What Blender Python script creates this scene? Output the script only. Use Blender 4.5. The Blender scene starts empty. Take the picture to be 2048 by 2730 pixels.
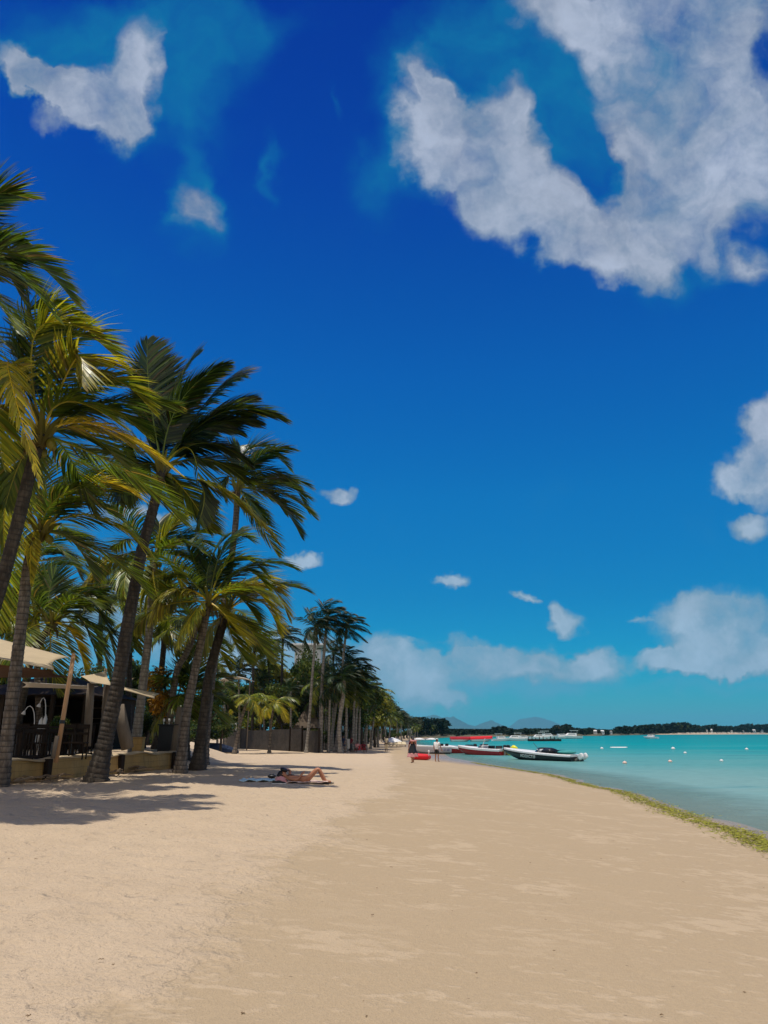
import bpy, bmesh, math, random
from mathutils import Vector, Matrix, noise
C = bpy.context.scene
COL = C.collection
V = Vector
R = math.radians
# ------------------------------------------------------------------ camera
F, CX, CY = 1980.0, 1024.0, 1365.0          # focal length and centre in photo pixels (2048 x 2730)
EYE = 2.3                                    # metres above the sea
TH = math.atan((1950 - CY) / F)              # upward pitch
cam = bpy.data.objects.new('camera', bpy.data.cameras.new('camera'))
COL.objects.link(cam)
cam.location = (0, 0, EYE)
cam.rotation_euler = (math.pi / 2 + TH, 0, 0)
cam.data.sensor_fit = 'VERTICAL'
cam.data.sensor_height = 24
cam.data.lens = 24 * F / 2730
cam.data.clip_start = 0.1
cam.data.clip_end = 40000
C.camera = cam
# ------------------------------------------------------------------ sun
SUN = V((-0.15, -0.06, 1)).normalized()       # towards the sun
sl = bpy.data.lights.new('sun', 'SUN')
sl.energy = 3.9
sl.angle = R(0.53)
sl.color = (1.0, 0.94, 0.84)
so = bpy.data.objects.new('sun', sl)
COL.objects.link(so)
so.rotation_euler = SUN.to_track_quat('Z', 'Y').to_euler()
so.location = (-20, 0, 60)
C.view_settings.view_transform = 'Standard'
C.view_settings.look = 'None'
C.view_settings.exposure = 0
C.view_settings.gamma = 1
HAZE = 6e-5
C.render.engine = 'CYCLES'
C.cycles.max_bounces = 6
C.cycles.diffuse_bounces = 3
C.cycles.glossy_bounces = 2
C.cycles.transmission_bounces = 3
C.cycles.transparent_max_bounces = 8
C.cycles.volume_bounces = 0
C.cycles.use_denoising = True
try: C.cycles.denoiser = 'OPENIMAGEDENOISE'
except Exception: pass

# ------------------------------------------------------------------ node helper
class N:
    def __init__(s, tree): s.t = tree; s.n = tree.nodes; s.l = tree.links
    def add(s, typ, **kw):
        n = s.n.new(typ)
        for k, v in kw.items(): setattr(n, k, v)
        return n
    def put(s, sock, v):
        if isinstance(v, bpy.types.NodeSocket): s.l.new(v, sock)
        elif isinstance(v, (tuple, list)) and len(v) == 3 and sock.type == 'RGBA': sock.default_value = (*v, 1)
        elif v is not None: sock.default_value = v
    def math(s, op, a, b=None, c=None, clamp=False):
        n = s.add('ShaderNodeMath', operation=op, use_clamp=clamp)
        s.put(n.inputs[0], a); s.put(n.inputs[1], b)
        if c is not None: s.put(n.inputs[2], c)
        return n.outputs[0]
    def vmath(s, op, a, b=None):
        n = s.add('ShaderNodeVectorMath', operation=op)
        s.put(n.inputs[0], a); s.put(n.inputs[1], b)
        return n.outputs['Value'] if op in ('DOT_PRODUCT', 'LENGTH') else n.outputs[0]
    def noise(s, vec, scale, detail=3, rough=0.5, out='Fac'):
        n = s.add('ShaderNodeTexNoise')
        s.put(n.inputs['Vector'], vec); n.inputs['Scale'].default_value = scale
        n.inputs['Detail'].default_value = detail; n.inputs['Roughness'].default_value = rough
        return n.outputs[out]
    def mix(s, f, a, b, blend='MIX'):
        n = s.add('ShaderNodeMix', data_type='RGBA', blend_type=blend)
        s.put(n.inputs[0], f); s.put(n.inputs[6], a); s.put(n.inputs[7], b)
        return n.outputs[2]
    def ramp(s, f, stops, interp='LINEAR'):
        n = s.add('ShaderNodeValToRGB'); n.color_ramp.interpolation = interp
        e = n.color_ramp.elements
        while len(e) > 1: e.remove(e[0])
        e[0].position = stops[0][0]; e[0].color = (*stops[0][1], 1)
        for p, c in stops[1:]: e.new(p).color = (*c, 1)
        s.put(n.inputs[0], f)
        return n.outputs[0]
    def smooth(s, f, a, b):
        n = s.add('ShaderNodeMapRange', interpolation_type='SMOOTHSTEP')
        s.put(n.inputs[0], f); n.inputs[1].default_value = a; n.inputs[2].default_value = b
        return n.outputs[0]
    def mapr(s, f, a, b, c=0.0, d=1.0):
        n = s.add('ShaderNodeMapRange'); s.put(n.inputs[0], f)
        for i, v in enumerate((a, b, c, d)): n.inputs[i + 1].default_value = v
        return n.outputs[0]
    def scale(s, vec, sc, loc=(0, 0, 0), rot=(0, 0, 0)):
        n = s.add('ShaderNodeMapping'); s.put(n.inputs[0], vec)
        n.inputs['Scale'].default_value = sc; n.inputs['Location'].default_value = loc; n.inputs['Rotation'].default_value = rot
        return n.outputs[0]
    def attr(s, name, out='Fac'):
        n = s.add('ShaderNodeAttribute', attribute_name=name); return n.outputs[out]
    def pos(s): return s.add('ShaderNodeNewGeometry').outputs['Position']
    def obj(s): return s.add('ShaderNodeTexCoord').outputs['Object']
    def bump(s, h, strength=0.5, dist=0.02):
        n = s.add('ShaderNodeBump'); s.put(n.inputs['Height'], h)
        n.inputs['Strength'].default_value = strength; n.inputs['Distance'].default_value = dist
        return n.outputs[0]

# ------------------------------------------------------------------ picture geometry: pixel -> world
def ray(px, py):
    u, v = (px - CX) / F, (CY - py) / F
    return V((u, math.cos(TH) - v * math.sin(TH), math.sin(TH) + v * math.cos(TH)))
def at(px, py, Y):                            # the point at depth Y
    d = ray(px, py); return V((0, 0, EYE)) + d * (Y / d.y)
def at_z(px, py, z=0.0):
    d = ray(px, py); return V((0, 0, EYE)) + d * ((z - EYE) / d.z)
def lerp(a, b, t): return a + (b - a) * t
def sst(a, b, x):
    t = min(1, max(0, (x - a) / (b - a))); return t * t * (3 - 2 * t)
def table(tb, x):
    if x <= tb[0][0]: return tb[0][1]
    for (x0, y0), (x1, y1) in zip(tb, tb[1:]):
        if x <= x1: return lerp(y0, y1, (x - x0) / (x1 - x0))
    return tb[-1][1]

# ------------------------------------------------------------------ sky
def build_world():
    w = bpy.data.worlds.new('World'); C.world = w; w.use_nodes = True
    w.cycles.sampling_method = 'MANUAL'; w.cycles.sample_map_resolution = 512
    t = w.node_tree; t.nodes.clear(); n = N(t)
    out = n.add('ShaderNodeOutputWorld'); bg = n.add('ShaderNodeBackground')
    t.links.new(bg.outputs[0], out.inputs[0]); bg.inputs[1].default_value = 0.1
    sky = n.add('ShaderNodeTexSky'); sky.sky_type = 'NISHITA'; sky.sun_disc = False
    sky.sun_elevation = math.asin(SUN.z); sky.sun_rotation = math.atan2(SUN.x, SUN.y)
    sky.air_density = 1.0; sky.dust_density = 0.3; sky.ozone_density = 2.0
    d = n.add('ShaderNodeTexCoord').outputs['Generated']
    # a fixed chart of the sky around a point 20 degrees above north: u to the east, v up
    a = R(20)
    fx = n.vmath('DOT_PRODUCT', d, (1, 0, 0))
    fy = n.vmath('DOT_PRODUCT', d, (0, math.cos(a), math.sin(a)))
    fz = n.vmath('DOT_PRODUCT', d, (0, -math.sin(a), math.cos(a)))
    fyc = n.math('MAXIMUM', fy, 0.15)
    cb = n.add('ShaderNodeCombineXYZ')
    n.put(cb.inputs[0], n.math('DIVIDE', fx, fyc)); n.put(cb.inputs[1], n.math('DIVIDE', fz, fyc))
    uv = cb.outputs[0]
    elev0 = n.vmath('DOT_PRODUCT', d, (0, 0, 1)); wamp = n.mapr(elev0, .12, .5, .32, 1.0)
    wn = n.noise(uv, 5.0, 3, 0.55, 'Color')
    wv = n.vmath('MULTIPLY', n.vmath('SUBTRACT', wn, (0.5, 0.5, 0.5)), (0.17, 0.17, 0))
    wn2 = n.noise(uv, 22.0, 4, 0.6, 'Color')
    wv2 = n.vmath('MULTIPLY', n.vmath('SUBTRACT', wn2, (0.5, 0.5, 0.5)), (0.05, 0.05, 0))
    ws = n.add('ShaderNodeVectorMath', operation='SCALE'); n.put(ws.inputs[0], wv); n.put(ws.inputs['Scale'], wamp)
    uvw = n.vmath('ADD', n.vmath('ADD', uv, ws.outputs[0]), wv2)
    def chart(px, py):
        r = ray(px * 1.2345, py * 1.2345)
        y = r.y * math.cos(a) + r.z * math.sin(a)
        return r.x / y, (-r.y * math.sin(a) + r.z * math.cos(a)) / y
    accC = accV = None
    for b in CLOUDS:
        px, py, rx, ry = b[:4]; rot = R(b[4]) if len(b) > 4 else 0; wt = b[5] if len(b) > 5 else 1.0
        cu, cv = chart(px, py); k = 1.2345 / F * 1.5
        m = n.add('ShaderNodeMapping', vector_type='TEXTURE'); n.put(m.inputs[0], uvw)
        m.inputs['Location'].default_value = (cu, cv, 0); m.inputs['Rotation'].default_value = (0, 0, rot)
        m.inputs['Scale'].default_value = (rx * k, ry * k, 1)
        g = n.add('ShaderNodeTexGradient', gradient_type='SPHERICAL'); n.put(g.inputs[0], m.outputs[0])
        if 0 < wt < .45: accV = n.math('MULTIPLY_ADD', g.outputs['Fac'], wt * 1.6, accV if accV is not None else 0.0)
        else: accC = n.math('MULTIPLY_ADD', g.outputs['Fac'], wt, accC if accC is not None else 0.0)
    fb = n.math('ADD', n.math('MULTIPLY', n.math('SUBTRACT', n.noise(uvw, 6.5, 8, 0.58), 0.5), 1.5), n.math('MULTIPLY', n.math('SUBTRACT', n.noise(uv, 24.0, 6, 0.6), 0.5), 0.45))
    front = n.smooth(fy, 0.15, 0.3)
    elev = n.vmath('DOT_PRODUCT', d, (0, 0, 1))
    lowness = n.smooth(elev, 0.42, 0.1)
    accC = n.math('MINIMUM', accC, 0.62)
    dens = n.math('MULTIPLY', n.math('ADD', accC, n.math('MULTIPLY', fb, n.smooth(accC, 0.0, 0.25))), front)
    vf = n.math('ADD', n.math('ADD', accV, n.math('MULTIPLY', n.math('MAXIMUM', accC, 0.0), 1.1)), n.math('MULTIPLY', fb, 0.55))
    veil = n.math('MULTIPLY', n.math('MULTIPLY', n.smooth(vf, 0.06, 0.75), n.mapr(n.noise(uvw, 9.0, 6, .62), .34, .62, .5, 1.0)), front)
    core = n.smooth(dens, 0.08, 0.78)
    tint = n.ramp(elev, SKYTINT)
    skyc = n.mix(1.0, sky.outputs[0], tint, 'MULTIPLY')
    veilc = n.mix(lowness, (0.05, 1.9, 3.9), (1.0, 3.5, 5.2))
    shade = n.math('ADD', 0.91, n.math('MULTIPLY', n.math('SUBTRACT', n.noise(uvw, 4.0, 6, 0.58), 0.5), 1.0))
    shade = n.math('ADD', shade, n.math('MULTIPLY', n.smooth(dens, .3, 1.0), .46))
    corec = n.mix(1.0, n.mix(lowness, (3.25, 3.75, 4.8), (2.7, 3.8, 5.0)), shade, 'MULTIPLY')
    c = n.mix(n.math('MULTIPLY', veil, 0.82), skyc, veilc)
    c = n.mix(n.math('MULTIPLY', core, 0.95), c, corec)
    # the half of the sky behind the photographer: bright unseen clouds added to lift the shadows
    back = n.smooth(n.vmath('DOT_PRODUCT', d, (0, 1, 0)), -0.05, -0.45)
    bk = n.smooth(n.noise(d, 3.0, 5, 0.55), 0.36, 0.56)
    c = n.mix(n.math('MULTIPLY', back, bk), c, BACKFILL_CLOUD)
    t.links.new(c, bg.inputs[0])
# cloud masses: place in the photo (1659 px wide), radii, turn, weight
CLOUDS = [
 (20,100,45,28,-35,.9),(80,140,60,28,-38,.8),(140,190,60,30,-38,.8),(195,210,95,62,-15,1.1),(305,135,55,95,-12,1.1),(235,262,60,50,0,1),(120,165,80,36,-35,.9),(1290,300,110,160,0,.4),(1200,200,120,120,0,.4),
 (300,60,280,120,0,.38),(330,230,150,120,0,.3),(430,90,130,110,0,.28),(120,60,160,80,0,.25),(480,30,120,60,0,.25),
 (410,480,60,90,0,.44),(405,468,44,50,0,.9),(425,390,30,110,0,.28),(572,370,16,60,0,.3),(715,260,10,50,0,.25),
 (930,285,75,80,0,.9),(1010,310,120,100,0,.8),(1100,260,90,70,0,.8),(1080,390,140,80,-20,.8),(1160,450,140,90,-30,.8),
 (1220,535,110,60,-20,.7),(1320,515,140,80,0,.7),(1430,470,140,110,0,.7),(1510,390,150,130,0,.6),(1430,270,120,150,0,.6),
 (1590,300,130,170,0,.6),(1480,120,170,170,0,.7),(1350,30,200,80,-15,.7),(1230,-10,150,45,-10,.6),(1540,20,130,90,0,.5),
 (940,190,32,100,15,.7),(895,160,45,35,-30,.6),(1640,380,90,70,0,.4),
 (1120,140,240,140,0,.28),(830,400,75,80,0,.3),(850,230,80,150,0,.25),(960,60,100,90,0,.2),(1500,590,170,50,0,.2),
 (1570,560,40,55,0,.5),(1645,590,40,40,0,.6),(1235,215,60,120,10,-.5),(1290,350,42,95,0,-.6),(1630,130,60,110,0,-.3),
 (1645,960,55,110,0,.9),(1600,1010,55,50,0,.7),(1560,1040,35,30,0,.7),(1625,1140,50,28,0,.9),(1655,880,45,50,0,.6),
 (735,1062,42,15,0,1),(655,1206,40,14,0,1),(975,1265,34,13,0,1),(1135,1280,26,10,-15,.7),(1232,1340,36,34,0,.9),(1205,1308,18,26,20,.7),(960,1385,70,12,0,.5),(1380,1330,22,8,0,.5),
 (825,1395,45,38,0,.9),(855,1440,100,50,0,.7),(940,1455,90,45,0,.7),(1010,1420,80,28,0,.7),(1080,1440,100,42,0,.7),(1180,1435,100,36,0,.7),(1290,1420,50,26,0,.9),
 (1310,1455,80,20,0,.6),(870,1520,120,40,0,.45),(960,1510,50,20,0,.6),(1150,1500,120,22,0,.4),
 (1510,1350,100,45,0,.8),(1590,1325,100,40,0,.8),(1500,1425,120,32,0,.7),(1610,1415,120,40,0,.8),(1420,1430,70,22,0,.6),(1580,1480,160,16,0,.35),(1580,1350,60,20,0,-.35),
 (1620,1385,120,60,0,.5),(1520,1430,150,26,0,.5),(1100,1480,260,18,0,.4),(1120,60,130,120,0,.4),(1340,130,80,160,0,.35),
 (1368,1420,34,50,0,-.45),(960,1395,26,26,0,-.3),(1235,1400,24,26,0,-.25),
 (10,970,60,45,0,.9),(200,1310,100,60,0,.7),(420,1410,150,60,0,.6),(520,1390,90,60,0,.6),(650,1410,150,70,0,.7),(300,1330,100,60,0,.6),(60,1180,50,50,0,.6),(720,1440,100,50,0,.6),(60,1420,150,80,0,.6),
 (310,1110,120,16,0,.7),(130,1330,60,50,0,.5)]
SKYTINT = [(0.0,(0.10,.62,.85)),(0.08,(0.0,.57,.88)),(0.17,(0.0,.53,.90)),(0.3,(0,.57,1.04)),(0.45,(0,.47,1.10)),(0.65,(0,.26,1.0)),(0.78,(0,.17,.88)),(0.9,(0.2,.5,1.0)),(1.0,(0.5,.8,1.2))]
BACKFILL_CLOUD = (9.0, 8.2, 7.4)
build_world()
# ------------------------------------------------------------------ object helpers
def tag(o, label=None, cat=None, group=None, kind=None):
    if label: o['label'] = label
    if cat: o['category'] = cat
    if group: o['group'] = group
    if kind: o['kind'] = kind
    return o
def empty(name, loc=(0, 0, 0), rz=0.0):
    o = bpy.data.objects.new(name, None); COL.objects.link(o)
    o.location = loc; o.rotation_euler = (0, 0, rz); o.empty_display_size = 0.3
    return o
def link(name, me, parent=None, loc=(0, 0, 0), rz=0.0):
    o = bpy.data.objects.new(name, me); COL.objects.link(o)
    o.location = loc; o.rotation_euler = (0, 0, rz)
    if parent is not None: o.parent = parent
    return o
def copy_tree(o, parent=None):
    c = o.copy(); COL.objects.link(c)
    if parent is not None: c.parent = parent
    for ch in o.children: copy_tree(ch, c)
    return c

class MB:
    """collects boxes, tubes, ribbons and grids; build() links them as ONE mesh object"""
    def __init__(s): s.v = []; s.f = []; s.c = []; s.tint = (0.5, 0.5, 0.0)
    def vert(s, p, c=None):
        s.v.append((p[0], p[1], p[2])); s.c.append(c or s.tint); return len(s.v) - 1
    def face(s, *i): s.f.append(tuple(i))
    def poly(s, pts, c=None): s.f.append(tuple(s.vert(p, c) for p in pts))
    def box(s, c, size, rz=0.0, rot=None):
        hx, hy, hz = size[0] / 2, size[1] / 2, size[2] / 2
        m = rot or Matrix.Rotation(rz, 3, 'Z'); c = V(c)
        i = [s.vert(c + m @ V((x * hx, y * hy, z * hz))) for x, y, z in
             ((-1,-1,-1),(1,-1,-1),(1,1,-1),(-1,1,-1),(-1,-1,1),(1,-1,1),(1,1,1),(-1,1,1))]
        for a, b, c_, d in ((0,3,2,1),(4,5,6,7),(0,1,5,4),(1,2,6,5),(2,3,7,6),(3,0,4,7)): s.face(i[a], i[b], i[c_], i[d])
    def beam(s, a, b, w, h=None, up=(0, 0, 1)):
        a, b = V(a), V(b); d = b - a; L = d.length; d.normalize()
        x = d.cross(V(up))
        if x.length < 1e-4: x = V((1, 0, 0))
        x.normalize(); z = x.cross(d)
        s.box((a + b) / 2, (w, L, h or w), rot=Matrix((x, d, z)).transposed())
    def tube(s, pts, rad, sides=8, cap=True, cols=None):
        pts = [V(p) for p in pts]; n = len(pts)
        rad = rad if isinstance(rad, (list, tuple)) else [rad] * n
        ref = V((0.31, 0.9, 0.13)); rings = []
        for k in range(n):
            d = (pts[min(k + 1, n - 1)] - pts[max(k - 1, 0)])
            if d.length < 1e-7: d = V((0, 0, 1))
            d.normalize(); x = d.cross(ref)
            if x.length < .1: x = d.cross(V((1, 0, 0)))
            x.normalize(); y = d.cross(x)
            rings.append([s.vert(pts[k] + (x * math.cos(2 * math.pi * j / sides) + y * math.sin(2 * math.pi * j / sides)) * rad[k], cols[k] if cols else None) for j in range(sides)])
        for a, b in zip(rings, rings[1:]):
            for j in range(sides): s.face(a[j], a[(j + 1) % sides], b[(j + 1) % sides], b[j])
        if cap: s.face(*rings[0][::-1]); s.face(*rings[-1])
    def ring_loft(s, rings, closed=True, cap=True):
        idx = [[s.vert(p) for p in r] for r in rings]; m = len(idx[0])
        for a, b in zip(idx, idx[1:]):
            for j in range(m if closed else m - 1): s.face(a[j], a[(j + 1) % m], b[(j + 1) % m], b[j])
        if cap and closed: s.face(*idx[0][::-1]); s.face(*idx[-1])
    def ell(s, c, r, seg=12, rings=8, rot=None):
        c = V(c); m = rot or Matrix.Identity(3); rr = []
        for i in range(1, rings):
            t = math.pi * i / rings
            rr.append([c + m @ V((r[0] * math.sin(t) * math.cos(2 * math.pi * j / seg), r[1] * math.sin(t) * math.sin(2 * math.pi * j / seg), r[2] * math.cos(t))) for j in range(seg)])
        idx = [[s.vert(p) for p in q] for q in rr]
        a = s.vert(c + m @ V((0, 0, r[2]))); b = s.vert(c - m @ V((0, 0, r[2])))
        for j in range(seg):
            k = (j + 1) % seg
            s.face(a, idx[0][j], idx[0][k]); s.face(b, idx[-1][k], idx[-1][j])
            for q in range(len(idx) - 1): s.face(idx[q][j], idx[q + 1][j], idx[q + 1][k], idx[q][k])
    def grid(s, fn, nu, nv, colfn=None):
        idx = [[s.vert(fn(i / nu, j / nv), colfn(i / nu, j / nv) if colfn else None) for j in range(nv + 1)] for i in range(nu + 1)]
        for i in range(nu):
            for j in range(nv): s.face(idx[i][j], idx[i + 1][j], idx[i + 1][j + 1], idx[i][j + 1])
    def mesh(s, name, mat, smooth=False):
        me = bpy.data.meshes.new(name); me.from_pydata(s.v, [], s.f)
        a = me.color_attributes.new('tint', 'FLOAT_COLOR', 'POINT')
        a.data.foreach_set('color', [x for c in s.c for x in (c[0], c[1], c[2], 1.0)])
        if mat: me.materials.append(mat)
        if smooth: me.polygons.foreach_set('use_smooth', [True] * len(me.polygons))
        me.update(); return me
    def build(s, name, mat, parent=None, smooth=False, loc=(0, 0, 0), bevel=0.0, rz=0.0):
        me = s.mesh(name, mat, smooth)
        if bevel:
            bm = bmesh.new(); bm.from_mesh(me)
            bmesh.ops.remove_doubles(bm, verts=bm.verts, dist=1e-5)
            bmesh.ops.bevel(bm, geom=[e for e in bm.edges if e.calc_face_angle(0) > 0.5], offset=bevel, segments=2, profile=.6, affect='EDGES', clamp_overlap=True)
            bm.to_mesh(me); bm.free()
        return link(name, me, parent, loc, rz)

# ------------------------------------------------------------------ materials
def newmat(name):
    m = bpy.data.materials.new(name); m.use_nodes = True; t = m.node_tree; t.nodes.clear()
    n = N(t); o = n.add('ShaderNodeOutputMaterial'); return m, n, o
def principled(n, o, col, rough=0.6, spec=0.4, bump=None, metal=0.0, coat=0.0, **kw):
    p = n.add('ShaderNodeBsdfPrincipled')
    n.put(p.inputs['Base Color'], col); n.put(p.inputs['Roughness'], rough)
    p.inputs['Specular IOR Level'].default_value = spec; p.inputs['Metallic'].default_value = metal
    p.inputs['Coat Weight'].default_value = coat
    if bump is not None: n.put(p.inputs['Normal'], bump)
    if o is not None: n.l.new(p.outputs[0], o.inputs[0])
    return p
def plain(name, col, rough=0.6, var=0.18, scale=6.0, spec=0.4, bump=0.0, coat=0.0, bscale=40.0, stretch=(1, 1, 1)):
    m, n, o = newmat(name); p = n.scale(n.obj(), stretch)
    f = n.noise(p, scale, 4, 0.6); g = n.noise(p, scale * 6, 3, 0.6)
    k = n.math('ADD', n.math('MULTIPLY', f, 1.3), n.math('MULTIPLY', g, 0.7))
    k = n.mapr(k, 0.6, 1.4, 1 - var, 1 + var)
    c = n.mix(1.0, col, n.add('ShaderNodeCombineColor').outputs[0], 'MULTIPLY')
    cc = n.vmath('SCALE', col if False else (0, 0, 0)) if False else None
    vm = n.add('ShaderNodeVectorMath', operation='SCALE'); vm.inputs[0].default_value = col; n.put(vm.inputs['Scale'], k)
    b = n.bump(n.noise(p, bscale, 4, 0.6), bump, 0.02) if bump else None
    principled(n, o, vm.outputs[0], n.mapr(f, 0.3, 0.7, max(rough - .08, .03), min(rough + .08, 1)), spec, b, coat=coat)
    return m
def leaf_mat(name, dark, mid, yellow, transl=0.35, rough=0.45, spec=0.35):
    m, n, o = newmat(name)
    s = n.add('ShaderNodeSeparateColor'); n.put(s.inputs[0], n.attr('tint', 'Color'))
    yel, brt, brown = s.outputs[0], s.outputs[1], s.outputs[2]
    c = n.ramp(yel, [(0.0, dark), (0.45, mid), (1.0, yellow)])
    c = n.mix(brown, c, (0.20, 0.12, 0.045))
    vm = n.add('ShaderNodeVectorMath', operation='SCALE'); n.put(vm.inputs[0], c); n.put(vm.inputs['Scale'], n.mapr(brt, 0, 1, 0.35, 1.75))
    p = principled(n, None, vm.outputs[0], rough, spec)
    tr = n.add('ShaderNodeBsdfTranslucent')
    tc = n.mix(1.0, vm.outputs[0], (1.5, 1.35, .5), 'MULTIPLY'); n.put(tr.inputs[0], tc)
    mx = n.add('ShaderNodeMixShader'); mx.inputs[0].default_value = transl
    n.l.new(p.outputs[0], mx.inputs[1]); n.l.new(tr.outputs[0], mx.inputs[2]); n.l.new(mx.outputs[0], o.inputs[0])
    return m
def bark_mat(name, c0, c1, ring=(0.03, 0.025, 0.02)):
    m, n, o = newmat(name); p = n.obj()
    s = n.add('ShaderNodeSeparateColor'); n.put(s.inputs[0], n.attr('tint', 'Color'))
    f = n.noise(n.scale(p, (1, 1, .35)), 9, 5, 0.65); g = n.noise(p, 2.2, 3)
    c = n.mix(n.smooth(f, .35, .68), c0, c1)
    c = n.mix(n.math('MULTIPLY', n.smooth(g, .5, .75), .6), c, tuple(x * .55 for x in c0))
    crack = n.noise(n.scale(p, (5, 5, .6)), 6, 3, .6)
    c = n.mix(n.math('MULTIPLY', n.smooth(s.outputs[0], .6, .05), .75), c, ring)
    c = n.mix(n.math('MULTIPLY', n.smooth(crack, .56, .68), .6), c, ring)
    principled(n, o, c, 0.85, 0.2, n.bump(n.math('ADD', f, n.math('MULTIPLY', crack, -.7)), .8, .03))
    return m

M = {}
M['palm'] = leaf_mat('palm_leaf', (0.014, 0.046, 0.012), (0.125, 0.175, 0.018), (0.56, 0.45, 0.040), .50, .36, .5)
M['royal'] = leaf_mat('royal_palm_leaf', (0.010, 0.028, 0.009), (0.034, 0.062, 0.012), (0.22, 0.19, 0.02), .3, .5, .25)
M['leaf'] = leaf_mat('broad_leaf', (0.011, 0.026, 0.006), (0.042, 0.075, 0.012), (0.19, 0.18, 0.02), .3, .55, .2)
M['croton'] = leaf_mat('croton_leaf', (0.05, 0.05, 0.008), (0.35, 0.17, 0.015), (0.55, 0.25, 0.02), .3, .5, .3)
M['far_leaf'] = leaf_mat('far_leaf', (0.006, 0.016, 0.012), (0.010, 0.024, 0.014), (0.03, 0.05, 0.02), .1, .7, .1)
M['bark'] = bark_mat('coconut_bark', (0.085, 0.066, 0.050), (0.20, 0.165, 0.13))
M['bark_dark'] = bark_mat('dark_bark', (0.035, 0.028, 0.022), (0.085, 0.068, 0.052))
M['bark_pale'] = bark_mat('pale_bark', (0.17, 0.145, 0.115), (0.32, 0.285, 0.24), (0.10, 0.085, 0.07))

# ------------------------------------------------------------------ the beach
SHORE = [(at_z(px, py).y, at_z(px, py).x) for px, py in ((2048,2228),(1830,2160),(1715,2118),(1599,2095),(1500,2068),(1333,2042),(1203,2020),(1173,2004),(1110,1983))]
SHORE = [(-40, 6.0), (5, 7.2)] + SHORE + [(185, 6.5), (230, 12), (285, 19), (340, 32), (420, 60), (520, 120), (700, 400)]
def shore(y): return table(SHORE, y)
TREES = [(-40, -13), (16, -10.5), (29, -8.2), (45, -9.5), (75, -6.2), (82, -2.8), (105, -1.4), (150, 2.6), (220, 9.4), (285, 15.5), (340, 27), (700, 390)]
WALL0, WALL1 = V((-9.9, 18.9)), V((-7.75, 29.0))
def wall_x(y): return lerp(WALL0.x, WALL1.x, (y - WALL0.y) / (WALL1.y - WALL0.y))
TERRACE = 1.52
PROF = [(-300, -9), (-60, -2.6), (-15, -.75), (-4, -.24), (0, 0), (2.5, .20), (6, .55), (9, .76), (14, .93), (20, 1.05), (200, 1.2)]
def ground(x, y):
    d = shore(y) - x
    z = table(PROF, d)
    if z > 0:
        z *= lerp(1.0, 0.22, sst(26, 66, y))
        if y > 300: z += 0.3
    if y < 60:
        t = wall_x(min(max(y, 10), 33)) - x
        if y < WALL1.y + .3:
            if t > 0.10: z = max(z, TERRACE - .02)
        else:
            z = lerp(z, TERRACE, sst(0.0, 3.5, t - (y - 29) * .06) * (1 - sst(45, 60, y)))
    return z
def at_ground(px, py):
    z = 0.8
    for _ in range(25):
        p = at_z(px, py, min(z, 2.0)); z = lerp(z, ground(p.x, p.y), .6)
    p.z = ground(p.x, p.y); return p
def gpt(px, Y):                                # ground point under pixel column px at depth Y
    x = at(px, 1950, Y).x; return V((x, Y, ground(x, Y)))

def axis(stops):
    out = []; 
    for (a, b, s) in stops:
        k = max(1, int(round((b - a) / s)))
        out += [a + (b - a) * i / k for i in range(k)]
    return out + [stops[-1][1]]
def build_beach():
    xs = axis([(-160, -60, 20), (-60, -20, 4), (-20, -11, .5), (-11, 11, .11), (11, 16, .5), (16, 70, 6), (70, 400, 30)])
    ys = axis([(-40, 2, 3), (2, 4, .5), (4, 12, .085), (12, 22, .12), (22, 40, .35), (40, 90, 1.5), (90, 240, 6), (240, 700, 20)])
    v = []; f = []; cs = []
    for y in ys:
        sy = shore(y)
        for x in xs:
            z = ground(x, y); d = sy - x
            if 3 < y < 45 and -12 < x < 12:
                edge = 0.115 * y - 2.3 + 1.1 * noise.noise(V((x * .25, y * .25, 3))) + .5 * noise.noise(V((x, y, 8)))
                dry = sst(.9, -1.6, x - edge)
                am = lerp(.006, .034, dry) * (1 if d > 1 else 0) * (1 - sst(26, 45, y))
                z += am * (noise.noise(V((x * 2.6, y * 2.6, 0))) + .8 * noise.noise(V((x * 5.5, y * 5.5, 5))))
                z += .028 * noise.noise(V((x * .5, y * .5, 11)))
            v.append((x, y, z))
    nx = len(xs)
    for j in range(len(ys) - 1):
        for i in range(nx - 1): a = j * nx + i; f.append((a, a + 1, a + nx + 1, a + nx))
    me = bpy.data.meshes.new('sand_beach'); me.from_pydata(v, [], f)
    me.polygons.foreach_set('use_smooth', [True] * len(f))
    me.materials.append(M['sand'])
    o = link('sand_beach', me); tag(o, 'pale sandy beach with damp darker sand toward the sea', None, None, 'structure')
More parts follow.
